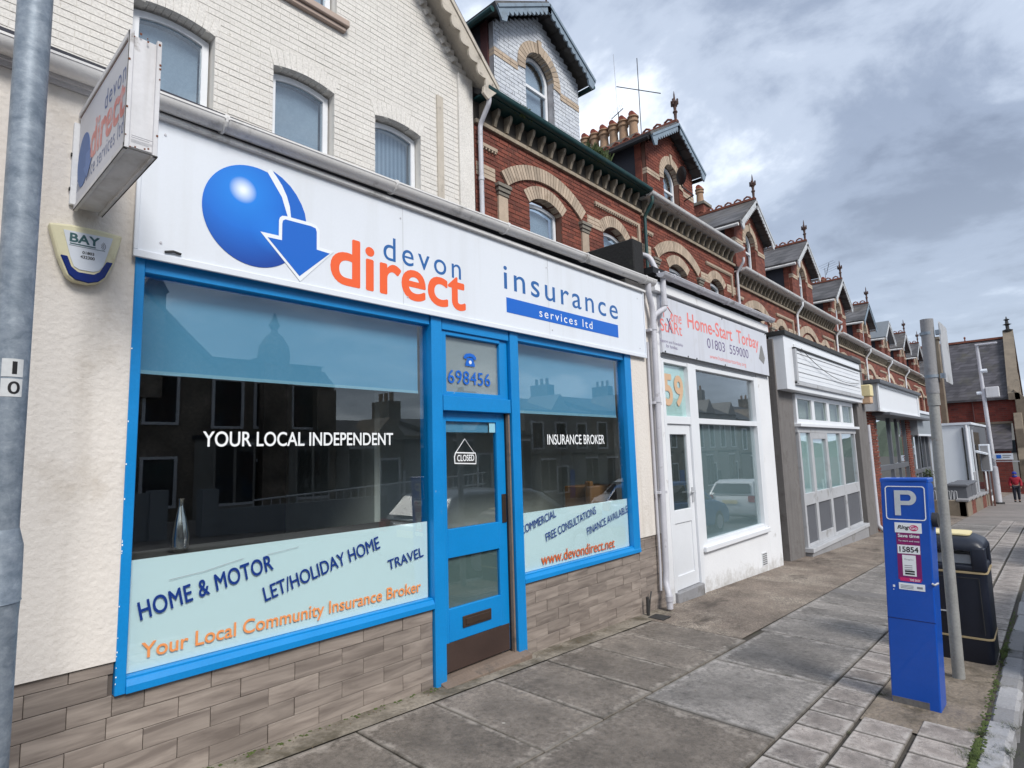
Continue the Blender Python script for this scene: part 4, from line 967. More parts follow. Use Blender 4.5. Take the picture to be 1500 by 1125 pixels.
b = MB().tube([(6.87*.983, sy-.003, 3.27), (6.91*.983, sy-.003, 3.22), (6.96*.983, sy-.003, 3.28)], .006, 5).tube([(6.915*.983, sy-.003, 3.22), (6.90*.983, sy-.003, 3.09)], .005, 5).tube([(6.915*.983, sy-.003, 3.22), (6.99*.983, sy-.003, 3.09)], .005, 5)
build('logo', b, M['purple'], sg)
FFp = [S(*p, sy-.001) for p in ((10.225, 3.33), (10.10, 3.10), (10.31, 3.02), (10.385, 3.13), (10.30, 3.30), (10.26, 3.345))]
flat('torn_patch', FFp, mat('grey_torn_patch', (.22, .22, .22), .8), sg, sy-.001)
for xx, z_ in ((6.66, 2.83), (7.29, 2.83), (7.55, 2.83), (8.5, 2.83), (6.66, 3.5), (8.5, 3.53), (10.3, 3.53)):
    build('screw', MB().tube([(xx, sy-.006, z_), (xx, sy, z_)], .012, 8), M['iron'], sg)
build('trim', MB().box(6.44, 10.40, -.09, -.02, 3.575, 3.70), M['white_wall'], ws, bevel=.004)
gutter(ws, 6.50, 10.44, -.15, 3.795, M['pipe'], .060, .95)
build('roof', MB().box(6.44, 10.44, -.08, 2.65, 3.80, 3.88), M['black'], ws)

# party parapets
pp = build('parapet_wall', MB().box(6.16, 6.40, .02, 2.64, 3.63, 4.20), mat('black_stained_render', (.013, .013, .014), .9, .3, 3, .2, 50, .5, 30, .01, dirt=(.05, .06, .04), ds=2.5, da=.55, db=.75), None, bevel=.012)
tag(pp, 'black stained parapet wall on the roof between the blue shop and the white shop', 'parapet')
pp2 = build('parapet_wall', MB().box(10.40, 10.72, .15, 2.64, 3.3, 4.05), bpy.data.materials['black_stained_render'], None, bevel=.012)
tag(pp2, 'small black parapet between the white shop and the boarded grey shop', 'parapet')
al2 = MB().box(10.46, 10.98, 1.2, 1.4, -.8, 3.4); ao = build('alley_wall', al2, M['stone'], None); tag(ao, 'dark wall closing the gap between the white shop and the grey shop', 'wall')

# ------------------------------------------------------------------ 3. grey shop with the slatted blank sign
gs = thing('grey_shop', (13.9, 0, zg(13.9)), 'grey concrete framed shop with a blank slatted white sign and frosted glazing', 'shop')
def gb_(name, bxs, m, parent=gs, bev=.006):
    b = MB()
    for t in bxs: b.box(*t)
    return build(name, b, m, parent, bevel=bev)
gb_('pillar', [(10.90, 11.75, .02, .6, -.95, 3.55)], M['concrete']); gb_('wall', [(10.90, 11.05, .6, 2.65, -.95, 3.6)], M['concrete'])
gb_('pillar', [(16.45, 17.35, -.06, .6, -1.1, 3.82)], M['concrete'], bev=.01)
gb_('plinth', [(11.75, 16.2, -.10, .2, -1.0, -.33)], M['concpale'])
gb_('sill', [(11.72, 16.2, -.13, .2, -.33, -.25)], M['greypaint'])
sg3 = gb_('signboard', [(10.95, 16.60, -.16, .1, 2.62, 3.60)], M['upvc'])
for i in range(9):
    z_ = 2.80+i*.088; 
    if z_ > 3.5: break
    gb_('slat', [(11.46, 16.42, -.19+.008*(i % 2), -.155, z_, z_+.080)], M['upvc'], sg3, .006)
gb_('board_frame', [(11.38, 11.46, -.215, -.15, 2.74, 3.42), (11.38, 16.55, -.205, -.15, 2.72, 2.79)], M['greypaint'], sg3)
gb_('board_frame', [(11.38, 16.55, -.215, -.15, 3.39, 3.42)], M['iron'], sg3, 0)
build('cable', MB().tube([(11.7+i*.4, -.235, 3.42-.42*math.sin(PI*min(1, (i*.4)/5.2)*.85)**.8*(1.0)) for i in range(12)], .006, 5), M['iron'], sg3)
gb_('coping', [(10.92, 16.65, -.20, .2, 3.60, 3.68)], M['iron'], gs, .004)
zf = -.25
# upper lights
for i in range(4):
    a = 11.80+i*1.09
    f = gb_('window', [(a, a+.09, -.02, .06, 2.03, 2.60), (a+1.0, a+1.09, -.02, .06, 2.03, 2.60), (a+.09, a+1.0, -.018, .06, 2.51, 2.60), (a+.09, a+1.0, -.018, .06, 2.03, 2.12)], M['upvc'], gs, .004)
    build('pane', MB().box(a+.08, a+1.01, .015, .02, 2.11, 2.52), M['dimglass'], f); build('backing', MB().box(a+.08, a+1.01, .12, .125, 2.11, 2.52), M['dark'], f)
gb_('ledge', [(11.74, 16.3, -.10, .1, 1.97, 2.03)], M['upvc'], gs)
gb_('wall', [(11.75, 16.45, .1, .3, -.95, 3.62)], M['concpale'], gs, 0)
gb_('head_rail', [(11.75, 16.2, -.03, .08, 1.86, 1.97)], M['greypaint'])
xs3 = [11.78, 12.55, 13.60, 14.75, 16.08]
for i, (a, c) in enumerate(zip(xs3, xs3[1:])):
    f = gb_('shop_door' if i == 1 else 'shop_window', [(a, a+.09, -.03, .05, zf, 1.86), (c-.06, c, -.03, .05, zf, 1.86), (a+.09, c-.06, -.025, .05, .50, .72), (a+.09, c-.06, -.025, .05, zf, zf+(.18 if i == 1 else .05))] + ([(a+.09, c-.06, -.025, .05, 1.74, 1.86)] if i == 1 else []), M['greypaint'], gs, .004)
    build('pane', MB().box(a+.08, c-.05, .01, .016, .72, 1.86), M['glass'], f); build('window_film', MB().box(a+.08, c-.05, .03, .034, .72, 1.86), M['frostpale'] if i < 3 else M['frost'], f)
    build('panel', MB().box(a+.08, c-.05, .005, .03, zf+.04, .52), M['greypanel'], f)
    if i == 1: build('handle', MB().tube([(c-.09, -.06, .66), (c-.09, -.06, .9)], .012, 8), M['greypaint'], f)
fb = thing('floodlight', (17.0, -.12, 2.9), 'small pale yellow light box high on the grey concrete pillar', 'light box')
build('casing', MB().box(16.92, 17.2, -.30, -.06, 2.80, 3.10), M['yellow'], fb, bevel=.02); build('lower_casing', MB().box(16.94, 17.18, -.28, -.06, 2.62, 2.80), M['beige'], fb, bevel=.02)
wp = thing('white_downpipe', (17.45, -.05, zg(17.4)), 'pale pipe at the foot of the grey pillar beside the red brick pier', 'downpipe')
pipe(wp, [(17.42, -.06, 2.1), (17.42, -.06, -.35), (17.42, -.06, -.45), (17.62, -.16, zg(17.5)-.0)], .05, M['pipe'])

# ------------------------------------------------------------------ 4. and 5. shops with blank signs
b4 = thing('brick_pier_shop', (20.9, 0, zg(20.9)), 'shop with red brick piers and a blank white sign with a dark top edge', 'shop')
def bb(name, bxs, m, parent, bev=.006):
    b = MB()
    for t in bxs: b.box(*t)
    return build(name, b, m, parent, bevel=bev)
for a, c in ((17.75, 18.65), (23.15, 23.95)):
    p_ = thing('brick_pier', ((a+c)/2, 0, zg(a)), None, None)
    p_.parent = b4; p_.location = Vector(((a+c)/2, 0, zg(a)))-OFF['brick_pier_shop']; OFF[p_.name] = Vector(((a+c)/2, 0, zg(a)))
    bb('mortar', [(a, c, .0, .5, -1.2, 2.5)], mat('pale_mortar_'+str(int(a)), (.36, .30, .25), .9), p_, 0)
    n = 0
    for k in range(-14, 33):
        z_ = k*.075; 
        if z_ < zg(a)-.05 or z_ > 2.42: continue
        for i in range(4):
            xa = a+i*(c-a)/4 - (.11 if k % 2 else 0); xb = xa+(c-a)/4-.02; xa = max(xa, a); xb = min(xb, c-.004)
            if xb-xa < .04: continue
            piece('brick', round(xb-xa, 2), .05, .058, M['brick'], p_, ((xa+xb)/2, -.005, z_+.035), .004)
sg4 = bb('signboard', [(17.65, 23.9, -.30, .1, 2.46, 3.18)], M['upvc'], b4)
bb('board_frame', [(17.62, 23.95, -.34, -.29, 2.44, 2.50), (17.62, 23.95, -.34, -.29, 3.12, 3.18), (17.62, 17.75, -.34, -.29, 2.5, 3.12), (23.8, 23.95, -.34, -.29, 2.5, 3.12)], M['upvc'], sg4)
bb('coping', [(17.5, 24.05, -.42, .3, 3.18, 3.27)], M['greypanel'], b4)
bb('canopy', [(18.2, 25.2, -.45, .05, 2.36, 2.44)], M['greypanel'], b4, .01)
fr4 = bb('shop_window', [(18.7, 18.8, 0, .1, -1, 2.36), (20.6, 20.75, 0, .1, -1, 2.36), (23.1, 23.2, 0, .1, -1, 2.36), (18.8, 23.1, .005, .1, .85, 1.0), (18.8, 23.1, .005, .1, -1, -.55), (21.8, 21.9, .01, .1, -1, 2.36)], M['greypanel'], b4)
build('pane', MB().box(18.8, 23.1, .05, .056, -.55, 2.36), M['upglass'], fr4); build('backing', MB().box(18.7, 23.2, .3, .31, -.9, 2.4), M['dark'], fr4)
build('blind', MB().box(18.8, 20.6, .12, .13, 1.0, 2.36), M['frostpale'], fr4)
bb('wall', [(17.35, 17.75, .1, .5, -1.2, 3.3), (17.35, 24.1, .5, 2.65, 3.0, 3.3)], M['concrete'], b4, 0)
b5 = thing('grey_sign_shop', (26.2, 0, zg(26)), 'last shop of the row with a flat grey signboard', 'shop')
sg5 = bb('signboard', [(24.05, 27.9, -.22, .1, 1.86, 2.62)], M['greysign'], b5); bb('coping', [(24.0, 27.95, -.26, .1, 2.62, 2.72)], M['fascia'], b5); bb('trim', [(24.0, 27.95, -.24, -.2, 1.83, 1.90)], M['fascia'], b5)
fr5 = bb('shop_window', [(24.1, 24.3, 0, .1, -1.2, 1.86), (25.4, 25.55, 0, .1, -1.2, 1.86), (26.8, 26.95, 0, .1, -1.2, 1.86), (27.7, 27.9, 0, .1, -1.2, 1.86), (24.3, 27.8, 0.003, .1, .55, .68), (24.3, 27.8, .003, .1, -1.2, -.7)], M['greypanel'], b5)
build('pane', MB().box(24.3, 27.8, .05, .056, -.75, 1.86), M['upglass'], fr5); build('backing', MB().box(24.2, 27.9, .3, .31, -1, 1.9), M['dark'], fr5)
bb('wall', [(24.05, 28, .5, 2.65, 2.4, 2.7), (27.9, 28.05, 0, 2.65, -1.3, 2.6)], M['concrete'], b5, 0)

# ------------------------------------------------------------------ 6. painted brick house above the first shop
TY = 2.65
wh = thing('painted_brick_house', (2.9, TY, zg(2.9)), 'cream painted brick house with a big gable rising behind the insurance shop', 'house')
gx, gz, ghw = 2.9, 10.55, 3.22
wins = [(1.46, 2.22, 5.28, 6.13, .06), (2.86, 3.64, 5.28, 6.13, .06), (4.23, 5.01, 5.28, 6.11, .06), (2.15, 3.66, 7.17, 8.4, .12)]
wh_in = [inarch(a, c, z0, zs, r, .0) for a, c, z0, zs, r in wins]
def inside(x, z):
    if any(f(x, z) for f in wh_in): return False
    return z < gz-abs(x-gx)*1.0
brickwall(wh, -.4, 6.0, 3.7, gz, TY, M['white_brick'], M['white_mortar'], inside, 300, near=(3.5, 5.5, .5), proud=.0050, vg=.0035, hg=.009)
for a, c, z0, zs, r in wins:
    window(wh, a+.02, c-.02, z0+.03, zs-.02, TY+.12, r, .065, back='vblind' if a > 4 else 'netcurtain', sill=False, vbars=())
    for sgn in (1,): voussoirs(wh, a, c, zs+.01, r, .20, TY-.009, TY+.16, 11 if c-a < 1 else 17, M['white_brick'], gap=.004)
build('window_sill', MB().box(2.0, 3.80, TY-.10, TY+.05, 7.08, 7.17).box(2.03, 3.77, TY-.06, TY+.05, 7.02, 7.08), mat('pinkish_stone', (.42, .33, .28), .8), wh, bevel=.01)
# brick pilaster strip and dentils below the gable slope
build('pilaster', MB().box(5.30, 5.42, TY-.03, TY, 3.7, 6.9), M['bargecream'], wh, bevel=.006); build('pilaster', MB().box(5.72, 6.02, TY-.045, TY, 3.7, 7.45), M['white_brick'], wh, bevel=.006)
for i in range(26):
    t = i/26; x = 5.62-2.6*t; z = 7.62+2.6*t
    piece('dentil', .075, .05, .10, M['white_brick'], wh, (x, TY-.02, z), .006, rot=(0, R(45), 0))
# roof and bargeboards
b = MB()
for s in (-1, 1):
    o = 3.42; b.prism([(gx, gz+.12), (gx, gz+.27), (gx+s*(o+.02), gz+.27-o-.02), (gx+s*o, gz+.12-o)], 'y', TY-.32, TY+7)
build('roof', b, M['slateroof'], wh)
build('soffit', MB().prism([(gx, gz+.10), (gx, gz+.02), (gx+3.35, gz-3.33), (gx+3.35, gz-3.25)], 'y', TY-.30, TY+.02), M['bargecream'], wh)
for s in (-1, 1): build('bargeboard', barge((gx, gz+.14), (gx+s*3.40, gz+.14-3.40), TY-.34, .26, .24, .035), M['bargecream'], wh)
wn_ = thing('neighbour_house', (-3.8, TY, zg(-3)), 'cream painted brick house wall behind the galvanised lamp post at the left edge', 'house')
brickwall(wn_, -4.5, -.4, 3.7, 8.5, TY, M['white_brick'], M['white_mortar'], lambda x, z: True, 0, proud=.0050, vg=.0035, hg=.009)
build('side_wall', MB().box(5.75, 6.0, TY, TY+7, 3.5, 7.4), M['white_mortar'], wh)

# ------------------------------------------------------------------ 7. red brick terrace
def finial(parent, x, y, z, s, m):
    b = MB().lathe(x, y, [(.07*s, z), (.09*s, z+.05*s), (.04*s, z+.12*s), (.05*s, z+.3*s), (.075*s, z+.34*s), (.04*s, z+.40*s), (.05*s, z+.5*s), (.12*s, z+.62*s), (.06*s, z+.66*s), (.03*s, z+.74*s), (.02*s, z+.9*s), (.004*s, z+1.0*s)], 8)
    for k in range(4):
        a = k*PI/2; b.box(x+.09*s*math.cos(a)-.022*s, x+.09*s*math.cos(a)+.022*s, y+.09*s*math.sin(a)-.022*s, y+.09*s*math.sin(a)+.022*s, z+.55*s, z+.72*s)
    build('finial', b, m, parent, smooth=False)
def terrace(i, X, Wd, ez, apex, opt):
    """one terraced house: X left party line, Wd width, ez gutter height, apex ridge height of its dormer"""
    t = thing('terrace_house', (X+Wd/2, TY, zg(X)), opt['label'], 'house', 'red brick terraced houses with gabled dormers')
    det = opt.get('detail', 0); c0 = opt['c0']; sc_ = 1; PT_ = opt['pitch']
    # openings: window in the big arch and the narrow one
    zA = ez-1.28         # springing of the big arch
    ops = [(c0-.46, c0+.46, zA-1.6, zA-.10, .17), (c0+1.80, c0+2.66, zA-1.6, zA-.02, .20)]
    fs = [inarch(*o) for o in ops]
    ins = lambda x, z: not any(f(x, z) for f in fs)
    zb = 3.5-min(2.5, max(0, (X-16)*.05)) 
    if det >= 2: brickwall(t, X, X+Wd, zb, ez-.45, TY, M['brick'], M['mortar'], ins, opt.get('budget', 0), near=(X+1.8, 6.2, .6))
    else: wall(t, X, X+Wd, zb, ez-.45, TY, M['brickline'], ins, .25, .1)
    for k, (a, c, z0, zs, r) in enumerate(ops):
        window(t, a+.03, c-.03, z0, zs+.04, TY+.13, r*.35, .06, bars=(zs-.55,) if k else (), sill=False)
        voussoirs(t, a, c, zs+.005, r, .22, TY-.02, TY+.13, 15 if det else 1, M['cream'], single=det >= 1)
    # the big relieving arch, proud of the wall, with its piers and caps
    voussoirs(t, c0-1.02, c0+1.02, zA, .36, .25, TY-.05, TY+.02, 31 if det >= 1 else 12, M['cream'], single=det >= 1, gap=.012)
    for xx in (c0-1.25, c0+1.03):
        build('pier', MB().box(xx+.0, xx+.22, TY-.045, TY+.02, zb, zA-.22), M['cream'], t, bevel=.004)
        build('pier_cap', MB().box(xx-.05, xx+.27, TY-.10, TY+.02, zA-.09, zA-.03).box(xx-.03, xx+.25, TY-.08, TY+.02, zA-.16, zA-.09).box(xx-.01, xx+.23, TY-.06, TY+.02, zA-.22, zA-.16), M['stone'], t, bevel=.004)
    band = MB()
    for (a, c) in ((X+.02, c0-1.28), (c0+1.26, c0+1.78), (c0+2.90, X+Wd-.02)):
        if c-a > .05:
            for k in range(3):
                n = max(1, int((c-a)/.23)); 
                for q in range(n): band.box(a+q*(c-a)/n, a+(q+1)*(c-a)/n-.01, TY-.016, TY+.01, zA-.02+k*.075, zA+.045+k*.075)
    if band.v: build('band', band, M['cream'], t)
    # recessed panel heading with a dentilled cream line
    b = MB(); b.box(X+3.25, X+4.95, TY-.05, TY+.01, ez-.80, ez-.745); b.box(X+4.87, X+4.95, TY-.05, TY+.01, zA-.1, ez-.80)
    for k in range(22): b.box(X+3.27+k*.076, X+3.30+k*.076, TY-.045, TY+.01, ez-.835, ez-.80)
    b.box(X+.05, X+.48, TY-.05, TY+.01, ez-.80, ez-.745)
    for k in range(6): b.box(X+.07+k*.07, X+.10+k*.07, TY-.045, TY+.01, ez-.835, ez-.80)
    build('panel_heading', b, M['cream'], t)
    # corbelled eaves
    build('string_course', MB().box(X, X+Wd, TY-.06, TY+.25, ez-.47, ez-.40), M['creamdark'], t, bevel=.004)
    build('eaves_wall', MB().box(X, X+Wd, TY-.0, TY+.25, ez-.44, ez-.02), M['darkstone'], t)
    n = int(Wd/.295)
    for k in range(n):
        xx = X+.12+k*(Wd-.1)/n; w_ = .06
        prof = [(TY+.01, ez-.36), (TY-.045, ez-.36), (TY-.065, ez-.30), (TY-.085, ez-.25), (TY-.13, ez-.20), (TY-.145, ez-.15), (TY-.145, ez-.10), (TY+.01, ez-.10)]
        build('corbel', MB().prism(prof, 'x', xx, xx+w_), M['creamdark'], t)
    gm = opt['gutter']
    build('eaves_board', MB().box(X, X+Wd, TY-.26, TY+.1, ez-.08, ez-.045), gm, t)
    gutter(t, X, X+Wd, TY-.29, ez, gm, .07, 0)
    # main roof
    build('roof', MB().prism([(TY-.18, ez+.02), (TY+4.2, ez+.02+4.38*math.tan(R(33))), (TY+4.2, ez-.1+4.38*math.tan(R(33))), (TY-.18, ez-.08)], 'x', X, X+Wd), M['slateroof'], t)
    # gabled dormer
    hw = 1.20; de = apex-PT_*hw-.05; fy_ = TY+.03
    dm = thing('dormer', (c0, fy_, ez), None, None)
    dm.parent = t; dm.location = Vector((c0, fy_, ez))-OFF[t.name]; OFF[dm.name] = Vector((c0, fy_, ez))
    wx0, wx1 = c0-.40, c0+.40; ws0 = ez+.22; wsp = apex-(1.30 if opt.get('white') else 1.42 if PT_ < .7 else 1.36); wr = .47
    fi = inarch(wx0, wx1, ws0, wsp, wr)
    def dins(x, z): return (not fi(x, z)) and z < apex-.10-abs(x-c0)*PT_
    wbm, wmm = (M['wb2'], M['wb2m']) if opt.get('white') else (M['brick'], M['mortar'])
    if det >= 2: brickwall(dm, c0-hw, c0+hw, ez-.05, apex, fy_, wbm, wmm, dins, 0)
    else: wall(dm, c0-hw, c0+hw, ez-.05, apex, fy_, M['brickline'], dins, .25, .1)
    cm = M['cream']
    voussoirs(dm, wx0, wx1, wsp, wr, .20, fy_-.025, fy_+.12, 19 if det >= 1 else 9, cm, single=det >= 1, gap=.012, key=.06)
    bb_ = MB()
    for (a, c) in ((c0-hw-.003, wx0-.20), (wx1+.20, c0+hw+.003)):
        for k in range(2):
            n_ = 3
            for q in range(n_): bb_.box(a+q*(c-a)/n_, a+(q+1)*(c-a)/n_-.008, fy_-.02, fy_+.2, wsp-.13+k*.075, wsp-.068+k*.075)
    build('band', bb_, cm, dm)
    window(dm, wx0+.02, wx1-.02, ws0+.02, wsp, fy_+.13, wr-.02, .06, bars=(wsp-.15,), sill=False)
    build('sill', MB().box(wx0-.04, wx1+.04, fy_-.05, fy_+.1, ws0-.08, ws0), cm if not opt.get('white') else M['upvc'], dm)
    # cheeks
    for s in (-1, 1):
        x_ = c0+s*(hw-.02); build('cheek', MB().prism([(fy_+.24, ez-.05), (fy_+.24, de+.03), (fy_+3.4, de+.03), (fy_+3.4, ez+2)], 'x', x_-.03, x_+.03), M['slate'], dm)
        build('corner_board', MB().box(x_+s*.03-.03, x_+s*.03+.03, fy_+.10, fy_+.26, ez-.05, de), M['redboard'] if opt.get('white') else M['brick'], dm)
    sl_ = opt.get('slate', M['slateroof']); rb = MB(); ov = .28
    for s in (-1, 1):
        e = hw+.20; rb.prism([(c0, apex+.02), (c0, apex+.09), (c0+s*(e+.03), apex+.09-e*PT_), (c0+s*e, apex+.02-e*PT_)], 'y', fy_-ov, fy_+3.9)
    build('roof', rb, sl_, dm)
    for s in (-1, 1): build('bargeboard', barge((c0, apex+.015), (c0+s*(hw+.19), apex+.015-(hw+.19)*PT_), fy_-ov-.02, .17, .13), opt['barge'], dm)
    for s in (-1, 1): gutter(dm, 0, 0, 0, 0, M['gutter']) if False else build('side_gutter', MB().tube([(c0+s*(hw+.24), fy_-ov+.05, apex-.03-(hw+.2)*PT_), (c0+s*(hw+.24), fy_+3.0, apex-.03-(hw+.2)*PT_)], .05, 8), opt.get('sidegut', gm), dm, smooth=True)
    if opt.get('ridge', True):
        rt = MB(); k = 0; y_ = fy_-ov
        rt.box(c0-.07, c0+.07, fy_-ov, fy_+3.9, apex+.06, apex+.13)
        build('ridge', rt, M['ridge'], dm)
        for k in range(12 if det >= 1 or i < 6 else 8):
            yy = fy_-ov+.25+k*.3
            build('ridge_crest', MB().tube([(c0, yy-.10, apex+.12), (c0, yy-.09, apex+.19), (c0, yy, apex+.235), (c0, yy+.09, apex+.19), (c0, yy+.10, apex+.12)], .028, 6), M['ridge'], dm)
    if opt.get('finial', True): finial(dm, c0, fy_-ov+.05, apex+.06, .36 if opt.get('fs') == .35 else .84, M['finial'])
    return t
M['finial'] = mat('sooty_terracotta', (.085, .05, .042), .85, .3, 6, .2, 60)
M['redboard'] = mat('dark_red_board', (.07, .02, .02), .7)
houses = [
 (6.07, 5.05, 7.25, 9.67, dict(c0=7.8, pitch=0.6, detail=2, budget=300, white=True, gutter=M['greenpaint'], barge=M['bargeblue'], ridge=False, finial=True, fs=.35, label='red brick terraced house with the white painted dormer and dark green gutter')),
 (11.12, 5.2, 7.20, 9.47, dict(c0=12.8, pitch=0.6, detail=2, budget=120, gutter=M['gutter'], sidegut=M['black'], barge=M['bargeblue'], label='red brick terraced house whose dormer carries a satellite dish')),
 (16.32, 5.25, 6.66, 9.08, dict(c0=17.85, pitch=0.76, detail=1, gutter=M['gutter'], barge=M['bargewhite'], label='third terraced house along with a broken slate dormer side')),
 (21.57, 5.1, 6.62, 9.08, dict(c0=22.98, pitch=0.76, detail=1, gutter=M['gutter'], barge=M['bargewhite'], label='fourth terraced house along, above the boarded grey shop')),
 (26.67, 5.1, 6.20, 8.64, dict(c0=27.85, pitch=0.76, gutter=M['gutter'], barge=M['bargewhite'], label='fifth terraced house along, above the brick pier shop', fs=.7)),
 (31.77, 5.1, 6.15, 8.42, dict(c0=32.7, pitch=0.76, gutter=M['gutter'], barge=M['bargeblue'], label='sixth terraced house with darker blue grey bargeboards', fs=.7)),
 (36.87, 5.1, 6.10, 8.25, dict(c0=37.55, pitch=0.76, gutter=M['gutter'], barge=M['bargewhite'], ridge=False, finial=False, slate=mat('new_grey_slate', (.16, .18, .20), .5), label='seventh terraced house with a new pale slate dormer roof and no finial')),
 (41.97, 5.1, 6.05, 8.28, dict(c0=42.6, pitch=0.76, gutter=M['gutter'], barge=M['bargewhite'], label='eighth terraced house, furthest with a pale bargeboard', fs=.7)),
 (47.07, 5.1, 6.0, 8.25, dict(c0=47.6, pitch=0.76, gutter=M['gutter'], barge=M['bargewhite'], label='last terraced house of the row beside the sign pole', fs=.8)),
]
TH = [terrace(i, *h) for i, h in enumerate(houses)]
# downpipes on the party lines
for i, (X, top, m) in enumerate(((6.12, 7.15, M['pipe']), (11.17, 7.12, M['greenpaint']), (16.30, 6.95, M['pipe']), (21.55, 6.58, M['upvc']), (26.67, 6.5, M['upvc']), (31.8, 6.1, M['upvc']), (36.9, 6.05, M['upvc']), (42., 6.0, M['upvc']))):
    lab = ['grey downpipe in the corner between the cream house and the red terrace', 'green downpipe at the end of the dark green gutter', 'grey downpipe with a swan neck beside the third dormer', 'white downpipe above the boarded grey shop sign', 'white downpipe above the blank sign with brick piers', 'white downpipe above the left part of the blank white sign', 'white downpipe near the right end of the blank white sign', 'white downpipe above the flat grey signboard'][i]
    t = thing('house_downpipe', (X, TY-.1, 3), lab, 'downpipe', 'downpipes on the red brick terrace')
    pipe(t, [(X, TY-.30, top-.02), (X, TY-.30, top-.14), (X, TY-.09, top-.42), (X, TY-.09, 3.0 if i < 4 else 1.5)], .038, m, collars=[(X, TY-.09, top-1.3), (X, TY-.09, top-2.4)])
# plants in the gutter
for (x, n, r, h, lab) in ((9.15, 700, .26, .26, 'green weeds growing out of the dark gutter under the white dormer'), (7.0, 160, .12, .12, 'small patch of weeds in the gutter left of the white dormer'), (5.95, 150, .10, .25, 'little fern at the corner above the first shop gutter')):
    b = MB()
    for _ in range(n):
        px = x+random.gauss(0, r*.55); z0 = (7.27 if x > 6 else 4.9 if False else 7.27) if x > 6 else 4.0
        y0 = TY-.27 if x > 6 else TY-.12
        a = random.uniform(0, 2*PI); l = random.uniform(.3, 1)*h; ex, ey = px+math.cos(a)*l*.5, y0+math.sin(a)*l*.4; ez_ = z0+l*random.uniform(.3, .9)-(.15 if random.random() < .3 else 0)
        w_ = random.uniform(.008, .018); b.add([(px-w_, y0, z0), (px+w_, y0, z0), (ex+w_*.6, ey, ez_), (ex, ey+w_, ez_+.01)], [(0, 1, 2, 3)])
    o = build('gutter_weed', b, M['leafm'], None); tag(o, lab, 'weed')
# satellite dish on the second dormer
sdh = thing('satellite_dish', (13.0, TY-.3, 7.7), 'small dark satellite dish fixed beside the second dormer window', 'satellite dish')
b = MB(); nseg = 16
Md = Matrix.Translation((12.40, TY-.38, 7.98)) @ Matrix.Rotation(R(80), 4, 'X') @ Matrix.Rotation(R(62), 4, 'Y') @ Matrix.Scale(.8, 4)
prof = [(.0, .0), (.12, .012), (.22, .04), (.28, .075)]
base_ = [Md @ Vector((r*math.cos(2*PI*k/nseg)*.85, r*math.sin(2*PI*k/nseg), z)) for r, z in prof[1:] for k in range(nseg)]
vs = [Md @ Vector((0, 0, 0))]+base_; fsx = [(0, 1+k, 1+(k+1) % nseg) for k in range(nseg)]
for j in range(2): fsx += [(1+j*nseg+k, 1+j*nseg+(k+1) % nseg, 1+(j+1)*nseg+(k+1) % nseg, 1+(j+1)*nseg+k) for k in range(nseg)]
b.add(vs, fsx); build('dish', b, M['black'], sdh)
build('arm', MB().tube([(12.42, TY-.36, 7.95), (12.7, TY-.30, 7.82), (13.4, TY-.25, 7.86), (13.45, TY+.05, 7.8)], .018, 6), M['iron'], sdh)
# chimneys with pots
def chimney(x, y0, y1, zb, n, label, ph=.55, r=.115):
    t = thing('chimney_stack', (x, (y0+y1)/2, zb), label, 'chimney', 'chimney stacks on the party walls')
    build('stack', MB().box(x-.3, x+.3, y0-.25, y1+.25, zb-3, zb-.12), M['brickline'], t); build('stack_cap', MB().box(x-.36, x+.36, y0-.31, y1+.31, zb-.12, zb), M['stone'], t, bevel=.01)
    for k in range(n):
        yy = y0+(y1-y0)*k/max(1, n-1)
        o = build('chimney_pot', MB().lathe(x, yy, [(r*.95, zb), (r*.8, zb+ph*.55), (r*.82, zb+ph*.6), (r*1.05, zb+ph*.64), (r*1.05, zb+ph*.70), (r*.86, zb+ph*.72), (r*.86, zb+ph*.78), (r*1.1, zb+ph*.80), (r*1.1, zb+ph*.84), (r*.8, zb+ph*.86)], 14), M['pot'], t, smooth=True)
        build('cowl', MB().tube([(x-.13, yy, zb+ph*.93), (x+.13, yy, zb+ph*.93)], .10, 10).box(x-.09, x+.09, yy-.09, yy+.09, zb+ph*.84, zb+ph*.95), M['potred'], o, smooth=True)
    return t
chimney(16.3, 5.55, 7.45, 11.75, 6, 'chimney stack with a row of buff clay pots behind the second dormer roof', .93, .175)
chimney(21.6, 5.75, 7.6, 11.2, 4, 'chimney stack with one pot showing right of the second dormer', .75, .16)
chimney(37, 5.3, 6.8, 10.7, 3, 'small chimney showing between the fourth and fifth dormers', .6, .15)
def aerial(name, x, y, z0, z1, label, boom=None, els=()):
    t = thing(name, (x, y, z0), label, 'aerial')
    build('mast', MB().tube([(x, y, z0), (x, y, z1)], .014, 6), M['aerial'], t)
    if boom: build('boom', MB().tube([boom[0], boom[1]], .016, 6), M['aerial'], t)
    for e in els: build('element', MB().tube([e[0], e[1]], .006, 4), M['aerial'], t)
aerial('roof_aerial', 16.3, 5.28, 11.0, 14.5, 'tall thin aerial mast with a level boom beside the chimney pots', ((16.3, 6.10, 13.88), (16.3, 4.52, 12.90)), [((16.3, 6.10, 12.5), (16.3, 6.16, 15.1))])
aerial('roof_aerial', 16.5, 6.2, 11.7, 13.1, 'short comb shaped television aerial above the chimney pots', ((16.3, 5.9, 13.0), (16.7, 6.6, 13.1)), [((16.1+.06*k, 5.9+.15*k, 12.85), (16.4+.06*k, 5.95+.15*k, 13.3)) for k in range(5)])
aerial('roof_aerial', 37.1, 5.2, 10.8, 11.9, 'faint rake shaped television aerial between the fourth and fifth dormers', ((36.0, 4.7, 11.85), (38.2, 5.4, 11.8)), [((36.2+.4*k, 4.5, 12.0), (36.2+.4*k, 5.3, 11.8)) for k in range(5)])

